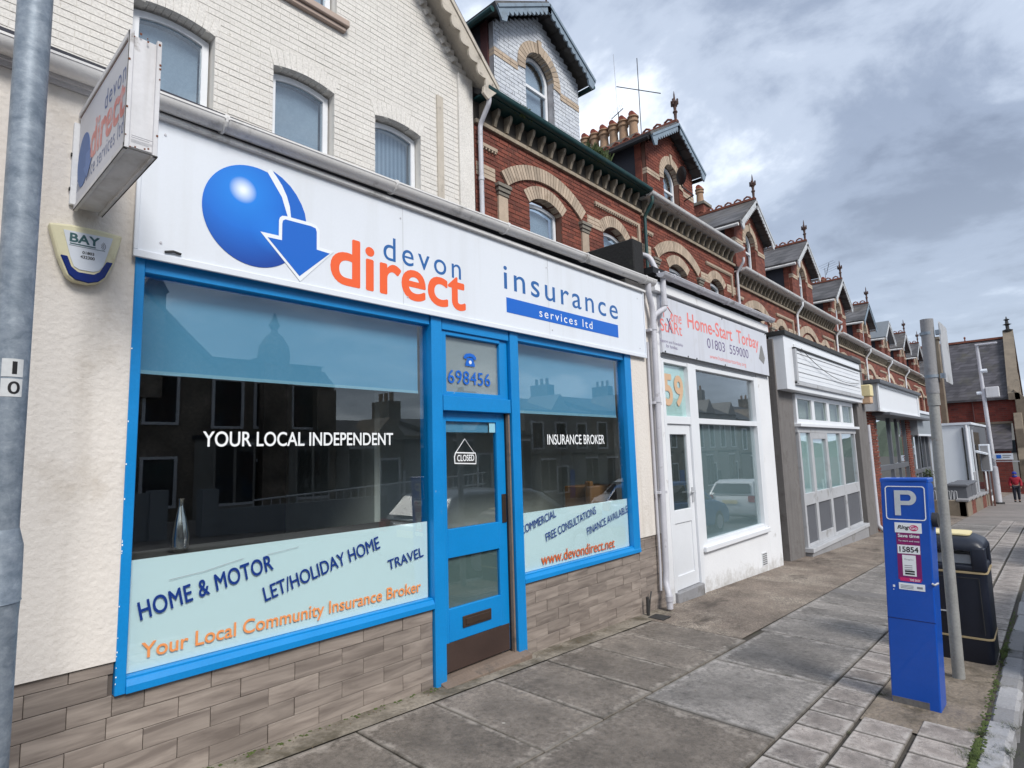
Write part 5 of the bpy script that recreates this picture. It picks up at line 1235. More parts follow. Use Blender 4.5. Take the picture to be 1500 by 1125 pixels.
# ------------------------------------------------------------------ 8. white rendered building past the shops
wbld = thing('white_building', (35, 0, zg(35)), 'white rendered single storey building past the shops with a plain side wall', 'building')
build('wall', MB().box(32, 40, -.98, 3.0, -1.9, 2.32), mat('bluish_white_render', (.80, .84, .88), .8, .04, .8, .03, 40, .3, 30), wbld)
build('parapet_cap', MB().box(31.93, 40.1, -1.05, 3.0, 2.32, 2.42), M['fascia'], wbld); build('corner_pipe', MB().tube([(31.95, -.86, -1.2), (31.95, -.86, 2.3)], .05, 8), M['upvc'], wbld)
build('front_cladding', MB().box(32.12, 39.9, -1.0, -.975, -1.2, 2.3), M['greypanel'], wbld); build('shop_window', MB().box(32.5, 35.5, -1.02, -.995, -.6, 2.0), M['darkglass'], wbld); build('window_frame', MB().box(32.4, 32.5, -1.04, -.96, -1.2, 2.1), M['upvc'], wbld)
build('hood', MB().prism([(-1.40, 1.0), (-.98, 1.12), (-.98, 1.20), (-1.40, 1.06)], 'x', 32.6, 34.4), M['fascia'], wbld); build('door', MB().box(36, 37.1, -1.03, -.97, -1.25, .9), M['upvc'], wbld)
build('wall_lamp', MB().lathe(31.9, .35, [(.06, 1.75), (.2, 1.85), (.2, 1.95), (.06, 2.0)], 10), M['greypaint'], wbld)
build('dark_strip', MB().box(31.9, 31.99, -.76, -.71, -1.2, 2.2), M['iron'], wbld)
cr = build('white_pillar', MB().box(28.3, 28.7, .2, .6, -1.3, 2.2), M['upvc'], None); tag(cr, 'narrow white pillar at the end of the shop row behind the sign pole', 'pillar')
gw = thing('garden_wall', (26, -1.1, zg(26)), 'low stone and brick garden wall jutting out over the pavement', 'wall')
build('wall', MB().box(25.5, 25.8, -1.15, .2, -1.5, -.42), M['bufstone'], gw, bevel=.01)
k = 0; x = 25.5
while x < 35.6:
    build('wall_panel', MB().box(x, x+1.5, -1.18+.01*(k % 2), -.95, -1.9, -.45-.035*(x-25.5)), M['bufstone'] if k % 3 != 1 else M['brickline'], gw, bevel=.01)
    build('coping', MB().box(x-.02, x+1.48, -1.24, -.88, -.45-.035*(x-25.5), -.37-.035*(x-25.5)), M['concpale'], gw, bevel=.01); x += 1.5; k += 1
b = MB()
for (x, y, a) in ((26.0, -1.05, 0), (28.1, -1.02, 0)):
    o = build('planter', MB().box(x, x+1.6, y-.12, y+.45, -.42-.02*(x-25.5), .12-.02*(x-25.5)).box(x-.04, x+1.64, y-.16, y+.49, .04-.02*(x-25.5), .10-.02*(x-25.5)), M['greypanel'], None, bevel=.01)
    tag(o, 'grey rectangular planter on the corner of the low garden wall' if x < 27 else 'second grey planter further along the garden wall', 'planter')
pt = thing('potted_plant', (25.9, -.1, -.4), 'small bushy plant in a dark pot on the garden wall', 'potted plant')
build('pot', MB().lathe(25.9, -.12, [(.16, -.42), (.22, -.05), (.24, 0.0)], 12), M['greypanel'], pt)
b = MB(); b.tube([(25.9, -.12, 0), (25.9, -.12, .3)], .015, 5)
for _ in range(160):
    a = random.uniform(0, 2*PI); e = random.uniform(-.4, 1.4); r = random.uniform(.05, .28); p = Vector((25.9+r*math.cos(a)*math.cos(e), -.12+r*math.sin(a)*math.cos(e), .38+r*math.sin(e)*1.1))
    q = Vector((random.uniform(-1, 1), random.uniform(-1, 1), random.uniform(-.5, 1))).normalized()*.05; s_ = q.cross(Vector((0, .3, 1))).normalized()*.02
    b.add([p-q, p+s_, p+q, p-s_], [(0, 1, 2, 3)])
build('foliage', b, M['leafm'], pt)
rl = thing('metal_railing', (27.5, -.7, -.4), 'thin white hoop railing behind the garden wall', 'railing')
for k in range(9):
    build('rail_hoop', MB().tube([(25.75, -.35-.0*k+.1*k-.55, -.4), (25.75, -.9+.1*k, -.12), (25.75, -.85+.1*k, -.10), (25.75, -.82+.1*k, -.4)], .010, 5), M['whiterail'], rl)
ban = thing('metal_gate', (33, -1.12, -1), 'small grey metal gate frame standing by the garden wall', 'gate')
for k in range(6): build('bar', MB().tube([(30.2+.14*k, -1.08, -.75), (30.2+.14*k, -1.08, .35)], .012, 5), M['greypaint'], ban)
build('rail', MB().tube([(30.15, -1.08, .35), (31.0, -1.08, .35)], .018, 6), M['greypaint'], ban); build('rail', MB().tube([(30.15, -1.08, -.1), (31.0, -1.08, -.1)], .014, 6), M['greypaint'], ban)
cab = thing('utility_cabinet', (34, -1.25, -1), 'white framed grey cabinet mounted on brown posts before the far lamp post', 'cabinet')
build('cabinet', MB().box(33.7, 34.3, -1.45, -1.08, .25, 1.45), M['fascia'], cab, bevel=.02); build('cabinet_front', MB().box(33.68, 33.71, -1.40, -1.14, .32, 1.38), M['concpale'], cab)
for y_ in (-1.40, -1.28, -1.15): build('post', MB().box(33.8, 33.9, y_-.03, y_+.03, -1.4, .25), mat('brown_post_%d' % int(-y_*100), (.16, .075, .06), .8), cab)
flp = thing('street_lamp', (36.1, -1.37, zg(36, -1.4)), 'tall pale grey street lamp column in front of the church', 'lamp post')
zb = zg(36, -1.4)
build('column', MB().tube([(36.1, -1.40, zb), (36.1, -1.40, zb+1.7), (36.1, -1.40, zb+1.75), (36.1, -1.33, 6.2)], [.14, .14, .095, .065], 12), M['pipe'], flp, smooth=True)
build('base', MB().tube([(36.1, -1.42, zb), (36.1, -1.42, zb+.08)], .22, 10), M['iron'], flp)
build('lamp_head', MB().box(36.0, 36.2, -2.1, -1.25, 6.2, 6.28), M['pipe'], flp, bevel=.02)
build('camera_box', MB().box(35.95, 36.25, -1.95, -1.45, 3.65, 4.15), M['oldwhite'], flp, bevel=.02); build('bracket', MB().tube([(36.1, -1.35, 4.95), (36.1, -1.6, 4.95)], .09, 8), M['fascia'], flp); build('bracket', MB().tube([(36.1, -1.38, 3.9), (36.1, -1.1, 3.9)], .07, 8), M['fascia'], flp)
ds_ = thing('direction_sign', (36, -1.8, .85), 'small white arrow shaped direction sign with a blue symbol', 'sign')
build('plate', MB().prism([(-1.36, .82), (-1.52, .99), (-2.15, .99), (-2.15, .70), (-1.48, .70)], 'x', 35.9, 35.94), M['fascia'], ds_)
build('symbol', MB().box(35.893, 35.90, -1.72, -1.54, .76, .93), M['logoblue'], ds_); build('lettering', MB().box(35.893, 35.90, -2.08, -1.77, .88, .92).box(35.893, 35.90, -2.02, -1.77, .79, .83), M['greytext'], ds_)
build('lower_arm', MB().box(35.92, 35.96, -2.35, -1.4, .60, .64), M['pipe'], ds_)

# ------------------------------------------------------------------ 9. the church closing the street
ch = thing('church', (60, 0, zg(58)), 'red brick and stone church with a big slate roof closing the street', 'church')
X0, XR, X1 = 58, 62.5, 67; ey, ez_, rz = -2.05, 4.85, 9.95; yb = 10
build('nave_wall', MB().box(X0, X0+.5, ey+.2, yb, 2.9, ez_), M['churchbrick'], ch)
build('string_course', MB().box(X0-.08, X0+.1, ey+.2, yb, 2.85, 3.02).box(X0-.10, X0+.1, ey+.2, yb, ez_-.12, ez_+.05), M['bufstone'], ch)
build('downpipe', MB().tube([(X0-.1, .7, 2.9), (X0-.1, .7, ez_)], .06, 6), M['redboard'], ch)
build('roof', MB().prism([(X0-.25, ez_-.05), (XR, rz), (X1+.25, ez_-.05), (X1+.25, ez_-.2), (XR, rz-.15), (X0-.25, ez_-.2)], 'y', ey+.35, yb), M['churchslate'], ch)
build('ridge', MB().box(XR-.15, XR+.15, ey+.3, yb, rz-.05, rz+.12), M['ridge'], ch)
build('aisle_roof', MB().prism([(X0-3.4, 1.0), (X0, 2.86), (X0, 2.7), (X0-3.4, .85)], 'y', ey+.6, yb), M['churchslate'], ch)
build('aisle_wall', MB().box(X0-3.3, X0-3.0, ey+.7, yb, -2.6, .95), M['churchbrick'], ch)
# street gable of stone with coping, and stepped buttresses
build('gable', MB().prism([(X0-.1, -2.6), (X0-.1, ez_), (XR, rz+.1), (X1+.1, ez_), (X1+.1, -2.6)], 'y', ey, ey+.5), M['churchbrick'], ch)
for s in (-1, 1):
    e = (X0-.4) if s < 0 else (X1+.4); build('gable_coping', MB().prism([(XR, rz+.25), (XR, rz+.62), (e, ez_+.25), (e, ez_-.25)], 'y', ey-.12, ey+.55), M['bufstone'], ch)
build('gable_window', MB().prism([(60.8, 1), (60.8, 5), (61.6, 6.4), (62.5, 7.0), (63.4, 6.4), (64.2, 5), (64.2, 1)], 'y', ey-.08, ey+.02), M['bufstone'], ch)
for (x, y) in ((X0-.6, ey-.35), (X0-.6, ey+.15)):
    build('buttress', MB().prism([(x-1.3, -2.6), (x-1.3, .2), (x-.7, 1.0), (x-.7, 2.4), (x, 3.6), (x+.9, 3.6), (x+.9, -2.6)], 'y', y-.25, y+.25) if y > ey else MB().prism([(ey-1.7, -2.6), (ey-1.7, .4), (ey-1.1, 1.3), (ey-1.1, 2.8), (ey-.5, 4.6), (ey+.2, 5.4), (ey+.2, -2.6)], 'x', x+.2, x+.9), M['bufstone'], ch, bevel=.03)
build('porch', MB().prism([(ey-1.9, -2.6), (ey-1.9, .3), (ey-.9, 1.6), (ey+.1, 1.6), (ey+.1, -2.6)], 'x', 60.5, 65), M['churchbrick'], ch); build('notice_board', MB().box(60.35, 60.48, ey-1.4, ey-.6, -.2, .6), M['beige'], ch)
bs = MB().lathe(XR, ey+.2, [(.3, rz+.5), (.34, rz+.62), (.12, rz+.7), (.12, rz+1.0), (.30, rz+1.08), (.12, rz+1.16), (.10, rz+1.4), (.22, rz+1.48), (.06, rz+1.56), (.02, rz+1.75)], 8)
build('finial', bs, M['iron'], ch); build('ridge_finial', MB().lathe(XR, 1.0, [(.06, rz), (.05, rz+.3), (.1, rz+.4), (.02, rz+.5)], 6), M['ridge'], ch)
for k in range(1): build('arch_window', MB().prism([(2.6, 3.1), (2.6, 3.7), (2.85, 4.3), (3.2, 4.45), (3.55, 4.3), (3.8, 3.7), (3.8, 3.1)], 'x', X0-.03, X0+.02), M['darkglass'], ch); build('arch_surround', MB().prism([(2.3, 3.05), (2.3, 3.8), (2.6, 4.45), (3.2, 4.7), (3.2, 4.45), (2.85, 4.3), (2.6, 3.7), (2.6, 3.05)], 'x', X0-.08, X0+.01), M['cream'], ch)
cc = thing('chimney_stack', (56.5, 3, 7), 'stone chimney rising between the terrace and the church roof', 'chimney'); build('stack', MB().box(56, 57, 2.2, 2.75, 3, 9.6), M['bufstone'], cc); build('cap', MB().box(55.9, 57.1, 2.1, 2.85, 9.6, 9.8), M['bufstone'], cc)
lw = build('boundary_wall', MB().box(52, 75, -5.2, -4.9, -3, -1.35).box(51.8, 52, -5.2, -1.7, -3, -1.2), M['churchbrick'], None); tag(lw, 'low dark brick wall in front of the church behind the walker', 'wall')
# tall hedge-less end gable beyond the last terraced house
eg = thing('end_house', (53.5, 3.5, -2), 'taller gabled brick house at the far end of the terrace behind the sign pole', 'house')
build('wall', MB().prism([(52.3, -2.5), (52.3, 6.1), (54.2, 8.6), (56.1, 6.1), (56.1, -2.5)], 'y', TY-.1, TY+.2), M['brickline'], eg)
build('roof', MB().prism([(52.1, 6.0), (54.2, 8.75), (56.3, 6.0), (56.3, 5.85), (54.2, 8.6), (52.1, 5.85)], 'y', TY-.3, TY+6), M['slateroof'], eg); build('bargeboard', barge((54.2, 8.7), (52.1, 5.95), TY-.34, .25, .3), M['bargewhite'], eg); finial(eg, 54.2, TY-.3, 8.7, .8, M['ridge'])
for a in (53.0, 54.6): window(eg, a, a+.8, 3.2, 4.6, TY-.13, .2, .08, bars=(3.9,), sill=False)
# houses beyond the church on the right edge
for k, (x, y, z, lab, mm_) in enumerate(((86, -2.2, 2.2, 'pale gabled house beyond the church at the right edge of the photo', 'opprender'), (100, -4.5, 3.4, 'distant slate roofed house behind the pale one at the right edge', 'oppstone'))):
    t = thing('far_house', (x, y, -3), lab, 'house')
    build('wall', MB().prism([(y-4, -5), (y-4, z), (y, z+3.2), (y+4, z), (y+4, -5)], 'x', x, x+9), M[mm_], t)
    build('roof', MB().prism([(y-4.3, z-.1), (y, z+3.45), (y+4.3, z-.1), (y+4.3, z-.3), (y, z+3.25), (y-4.3, z-.3)], 'x', x-.3, x+9.3), M['slateroof'], t)
    for yy in (y-2, y+1): build('window', MB().box(x-.05, x+.02, yy, yy+1.1, z-2, z-.6), M['darkglass'], t)
hl = MB(); n = 40
for i in range(n+1):
    y = -160+i*8; h = 6+4*math.sin(i*.5)+3*math.sin(i*1.3+1); hl.v += [(230, y, -8), (260+10*math.sin(i), y, h)]
for i in range(n): hl.f.append((2*i, 2*i+1, 2*i+3, 2*i+2))
struct('hill', hl, mat('wooded_hill', (.05, .065, .045), 1, .3, .05, .2, .6))

# ------------------------------------------------------------------ 10. street furniture
# parking machine
pm = thing('parking_ticket_machine', (5.06, -2.66, zg(5.06, -2.66)), 'royal blue parking ticket machine with a white P and magenta stickers', 'ticket machine')
u_ = Vector((-.01, -.28, 0)).normalized(); nrm = Vector((-u_.y, u_.x, 0)); 
if nrm.x > 0: nrm = -nrm          # faces the camera side (-x)
UP = Vector((.0, -.045, 1)).normalized(); o_ = Vector((4.972, -2.49, zg(5, -2.6)-.01))
back = -nrm
Mm = Matrix((( u_.x, back.x, UP.x, o_.x), (u_.y, back.y, UP.y, o_.y), (u_.z, back.z, UP.z, o_.z), (0, 0, 0, 1)))
PWI, PD, PH = .285, .20, 1.555
body = MB(); b = MB().prism([(0, 0), (PD, 0), (PD, PH-.06), (PD-.03, PH-.035), (.02, PH), (0, PH-.005)], 'x', 0, PWI, Mm)
build('body', b, M['machine'], pm, bevel=.008, seg=2)
build('cap', MB().box(-.004, PWI+.004, .0, PD*.9, PH-.03, PH+.004, Mm), M['machine'], pm, bevel=.006)
build('base_scrape', MB().box(.005, PWI*.78, -.0015, 0.002, .0, .055, Mm), M['concrete'], pm)
def PX(fr, b_): return 0
fl2 = [(.030, 1.075), (.030, 1.465), (.255, 1.465), (.255, 1.075)]
def rrect(x0, x1, z0, z1, r, n=4):
    out = []
    for cx_, cz_, a0 in ((x1-r, z1-r, 0), (x0+r, z1-r, 90), (x0+r, z0+r, 180), (x1-r, z0+r, 270)):
        for k in range(n+1): a = R(a0+90*k/n); out.append((cx_+r*math.cos(a), cz_+r*math.sin(a)))
    return out
b = MB(); b.ring(rrect(.026, .266, 1.268, 1.505, .02), rrect(.032, .260, 1.274, 1.499, .016), 'y', -.0025, -.001)
b.v = [tuple(Mm @ Vector(p)) for p in b.v]; build('panel_border', b, M['white'], pm)
wgrey = mat('worn_white_print', (.55, .58, .60), .6, .1, 8)
b = MB().box(.082, .118, -.003, -.001, 1.300, 1.475, Mm); out_ = [(.118, 1.475)]+[(.168+.046*math.cos(R(a)), 1.424+.051*math.sin(R(a))) for a in range(90, -91, -15)]+[(.118, 1.373)]
inn = [(.118, 1.446)]+[(.164+.018*math.cos(R(a)), 1.424+.022*math.sin(R(a))) for a in range(90, -91, -15)]+[(.118, 1.402)]
b.ring(out_, inn, 'y', 0, 0) if False else None
n0 = len(out_)
b.add([Mm @ Vector((p[0], -.003, p[1])) for p in out_]+[Mm @ Vector((p[0], -.003, p[1])) for p in inn], [(i, i+1, n0+i+1, n0+i) for i in range(n0-1)])
build('letter_P', b, wgrey, pm)
def mz(z): return .79+(z-.625)*(.46/.503)
def mxx(x): return .075+(x-.095)*(.16/.12)
def stick(x0, x1, z0, z1, m, d=.0015):
    x0, x1, z0, z1 = mxx(x0), mxx(x1), mz(z0), mz(z1)
    b = MB().box(x0, x1, -d, .001, z0, z1, Mm); return build('sticker', b, m, pm)
stick(.100, .205, .700, 1.060, M['magenta']); stick(.095, .215, 1.052, 1.128, M['white'], .002)
stick(.103, .203, .895, .960, M['white'], .002); stick(.122, .182, .730, .885, M['white'], .002); stick(.100, .215, .625, .675, M['white'], .002); stick(.108, .200, .688, .715, M['pink'], .002)
def MT(s, m, a, c, z0, z1, **k): return text('lettering', s, m, pm, mxx(a), mxx(c), mz(z0), mz(z1), -.0026, M4=Mm, **k)
MT('Ring', M['blacktext'], .108, .160, 1.072, 1.108, bold=.03, shear=.3)
b = MB().prism([(mxx(.180)+.027*math.cos(t*PI/8), mz(1.090)+.021*math.sin(t*PI/8)) for t in range(16)], 'y', -.0025, -.001, Mm); build('logo', b, M['pink'], pm)
text('lettering', 'Go', M['white'], pm, mxx(.165), mxx(.196), mz(1.080), mz(1.103), -.0028, M4=Mm, bold=.02)
MT('Save time', M['white'], .108, .202, 1.018, 1.042, bold=.03); MT('Pay with your phone', M['pink'], .108, .200, 1.000, 1.012); MT('To start and stop', M['white'], .108, .202, .983, .996, bold=.02); MT('your parking', M['pink'], .108, .170, .967, .978)
MT('15854', M['blacktext'], .112, .195, .908, .947, bold=.02)
MT('RingGo', M['greytext'], .132, .172, .845, .858); 
for z_ in (.805, .79, .775): build('print_line', MB().box(mxx(.130), mxx(.165), -.0027, -.002, mz(z_), mz(z_)+.004, Mm), M['greytext'], pm)
stick(.131, .174, .758, .770, M['blacktext'], .0027); stick(.131, .174, .740, .752, M['blacktext'], .0027)
MT('THE EASY', M['white'], .150, .196, .693, .708, bold=.02)
build('print_line', MB().box(mxx(.108), mxx(.165), -.0027, -.002, mz(.655), mz(.659), Mm).box(mxx(.108), mxx(.165), -.0027, -.002, mz(.645), mz(.649), Mm).box(mxx(.108), mxx(.165), -.0027, -.002, mz(.635), mz(.639), Mm).box(mxx(.18), mxx(.205), -.0027, -.002, mz(.64), mz(.655), Mm), M['greytext'], pm)
build('paint_chip', MB().box(.045, .058, -.001, .001, .80, .815, Mm).box(.046, .051, -.001, .001, .78, .787, Mm), M['white'], pm)
build('side_lock', MB().tube([Mm @ Vector((PWI, .09, 1.27)), Mm @ Vector((PWI+.035, .09, 1.27))], .05, 14), M['iron'], pm, smooth=True)
build('latch', MB().tube([Mm @ Vector((PWI-.01, -.004, .85)), Mm @ Vector((PWI+.006, -.004, .842)), Mm @ Vector((PWI+.02, .03, .85))], .007, 6), M['greypaint'], pm)
build('door_seam', MB().box(.0, PWI, -.0012, .001, .585, .589, Mm), plain('seam_blue', (.002, .012, .10)), pm)

# sign pole with the edge-on sign
sp = thing('sign_pole', (5.88, -2.78, zg(5.88, -2.78)), 'worn rusty steel pole with a sign seen edge on, behind the ticket machine', 'sign pole')
p0 = Vector((5.88, -2.78, zg(5.88, -2.78)-.05)); p1 = Vector((5.90, -2.825, 2.0)); pt_ = Vector((5.90, -2.84, 2.62))
build('pole', MB().tube([p0, p1], [.042, .037], 20), M['polemetal'], sp, smooth=True)
build('pole_collar', MB().tube([p1-Vector((0, 0, .10)), p1+Vector((0, 0, .02))], .044, 20), M['polemetal'], sp, smooth=True)
build('upper_post', MB().tube([p1, pt_], [.047, .047], 20), M['concpale'], sp, smooth=True)
for z_ in (2.14, 2.50): build('clamp', MB().tube([(5.90, -2.83, z_-.012), (5.90, -2.83, z_+.012)], .051, 20).box(5.88, 5.92, -2.925, -2.89, z_-.02, z_+.02), M['galv'], sp, smooth=True)
Ms = Matrix.Translation((5.90, -2.92, 2.33)) @ Matrix.Rotation(R(-.6), 4, 'Z')
build('sign_plate', MB().prism([(-.02, -.22), (-.02, .24), (.0, .26), (.40, .26), (.42, .24), (.42, -.22), (.40, -.24), (.0, -.24)], 'y', -.004, .004, Ms @ Matrix.Rotation(R(0), 4, 'X')), M['greypaint'], sp)

# litter bin
lb_ = thing('litter_bin', (6.55, -2.72, zg(6.5, -2.7)), 'navy black litter bin with gold bands and a pale yellow top plate', 'litter bin')
zb0 = zg(6.42, -2.85)
def binring(x0, x1, y0, y1, r, n=4):
    out = []
    for cx_, cy_, a0 in ((x1-r, y1-r, 0), (x0+r, y1-r, 90), (x0+r, y0+r, 180), (x1-r, y0+r, 270)):
        for k in range(n+1): a = R(a0+90*k/n); out.append((cx_+r*math.cos(a), cy_+r*math.sin(a)))
    return out
bcx, bcy = 6.66, -2.745; BWx, BWy = .25, .245
def loft(sections):
    b = MB(); n = None
    for (z, sx, sy_, r) in sections:
        rg = binring(bcx-BWx*sx, bcx+BWx*sx, bcy-BWy*sy_, bcy+BWy*sy_, r); n = len(rg); b.v += [(x, y, z) for x, y in rg]
    for i in range(len(sections)-1):
        for k in range(n): q = (k+1) % n; b.f.append((i*n+k, i*n+q, (i+1)*n+q, (i+1)*n+k))
    b.f.append(tuple(range(n))[::-1]); b.f.append(tuple((len(sections)-1)*n+k for k in range(n))); return b
build('body', loft([(zb0, .93, .93, .05), (zb0+.02, .95, .95, .05), (zb0+.74, 1.0, 1.0, .05)]), M['bin'], lb_, smooth=True)
build('gold_band', loft([(zb0+.195, .985, .985, .055), (zb0+.21, .99, .99, .055)]), M['gold'], lb_, smooth=True)
build('hood_band', loft([(zb0+.735, 1.03, 1.03, .055), (zb0+.75, 1.035, 1.035, .055)]), M['gold'], lb_, smooth=True)
hood = MB()
HZ = zb0+.75; ht = .235
# hood: four corner posts, a rim and a domed lid so the openings are real
for sx in (-1, 1):
    for sy_ in (-1, 1):
        cx_, cy_ = bcx+sx*(BWx*1.0-.045), bcy+sy_*(BWy*1.0-.045); hood.box(cx_-.052, cx_+.052, cy_-.052, cy_+.052, HZ, HZ+ht-.03)
hood.box(bcx-BWx, bcx+BWx, bcy-BWy, bcy+BWy, HZ-.005, HZ+.055)
build('hood', hood, M['bin'], lb_, bevel=.018, seg=3, smooth=True)
build('lid', loft([(HZ+ht-.06, 1.0, 1.0, .06), (HZ+ht-.03, 1.02, 1.02, .07), (HZ+ht+.01, .96, .96, .09), (HZ+ht+.045, .72, .72, .09), (HZ+ht+.055, .5, .5, .07)]), M['bin'], lb_, smooth=True)
build('stub_plate', loft([(HZ+ht+.055, .62, .62, .06), (HZ+ht+.068, .62, .62, .06)]), M['yellow'], lb_, smooth=True)
build('liner', MB().box(bcx-.17, bcx+.17, bcy-.17, bcy+.17, HZ, HZ+.13), M['greypaint'], lb_)
build('door_seam', MB().box(bcx-BWx-.004, bcx-BWx+.004, bcy-.19, bcy-.185, zb0+.24, zb0+.70).box(bcx-BWx-.004, bcx-BWx+.004, bcy+.185, bcy+.19, zb0+.24, zb0+.70).box(bcx-BWx-.004, bcx-BWx+.004, bcy-.19, bcy+.19, zb0+.695, zb0+.70), M['iron'], lb_)
build('poster_frame', MB().box(bcx-BWx-.006, bcx-BWx+.004, bcy-.02, bcy+.15, zb0+.40, zb0+.41).box(bcx-BWx-.006, bcx-BWx+.004, bcy-.02, bcy-.012, zb0+.40, zb0+.58).box(bcx-BWx-.006, bcx-BWx+.004, bcy+.142, bcy+.15, zb0+.40, zb0+.58), M['greypaint'], lb_)

# galvanised lamp post close to the camera
def ptray(px, py, dep):
    d = _r2*((px-750)/859.32) - _u2*((py-562.5)/859.32) + _f; return CAM + d*dep
lp = thing('lamp_post', (.33, -.75, zg(.3, -.7)), 'galvanised steel lamp post close up at the left edge with a 1 0 sticker', 'lamp post')
A_ = ptray(52, 0, 2.15); B_ = ptray(2, 750, 2.02)
dv = (B_-A_)/(A_.z-B_.z); dvh = Vector((dv.x, dv.y, 0))
def at(z): return A_ + dv*(A_.z-z)
zc1, zc2 = ptray(2, 800, 2.02).z, ptray(2, 880, 2.02).z
build('upper_column', MB().tube([at(5.5), at(zc1)], .0515, 32), M['galv'], lp, smooth=True)
build('lower_column', MB().tube([at(zc1+.06), at(zc1), at(zc2+.004), at(zc2)], [.052, .066, .068, .070], 32).tube([at(zc2), at(zc2-.05), at(-.1)], [.0665, .064, .064], 32), M['galv'], lp, smooth=True)
# number sticker wraps the post towards the camera
for ch_, pz, in ((('1', 541)), (('0', 570))):
    c_ = at(ptray(10, pz, 2.05).z); tow = (CAM-c_); tow.z = 0; tow.normalize(); side = Vector((-tow.y, tow.x, 0))
    if side.dot(_r2) < 0: side = -side
    b = MB(); h_ = .031; n = 8; vs = []
    for k in range(n+1):
        a = R(-28+66*k/n); d_ = (tow*math.cos(a)+side*math.sin(a))*.0522
        d_ *= 1.012; vs += [c_+d_+dvh*h_+Vector((0, 0, -h_)), c_+d_-dvh*h_+Vector((0, 0, h_))]
    b.add(vs, [(2*k, 2*k+2, 2*k+3, 2*k+1) for k in range(n)]); stk = build('number_sticker', b, mat('sticker_white', (.60, .62, .63), .5), lp)
    tx = text('lettering', ch_, M['blacktext'], lp, -.016 if ch_ == '0' else -.007, .016 if ch_ == '0' else .005, -.021, .021, 0, bold=.012)
    for v_ in tx.data.vertices:
        q = v_.co + OFF[lp.name]; a = R(12)+q.x/.0535; d_ = (tow*math.cos(a)+side*math.sin(a))*(.0537-q.y)
        v_.co = c_+d_-dvh*q.z+Vector((0, 0, q.z)) - OFF[lp.name]

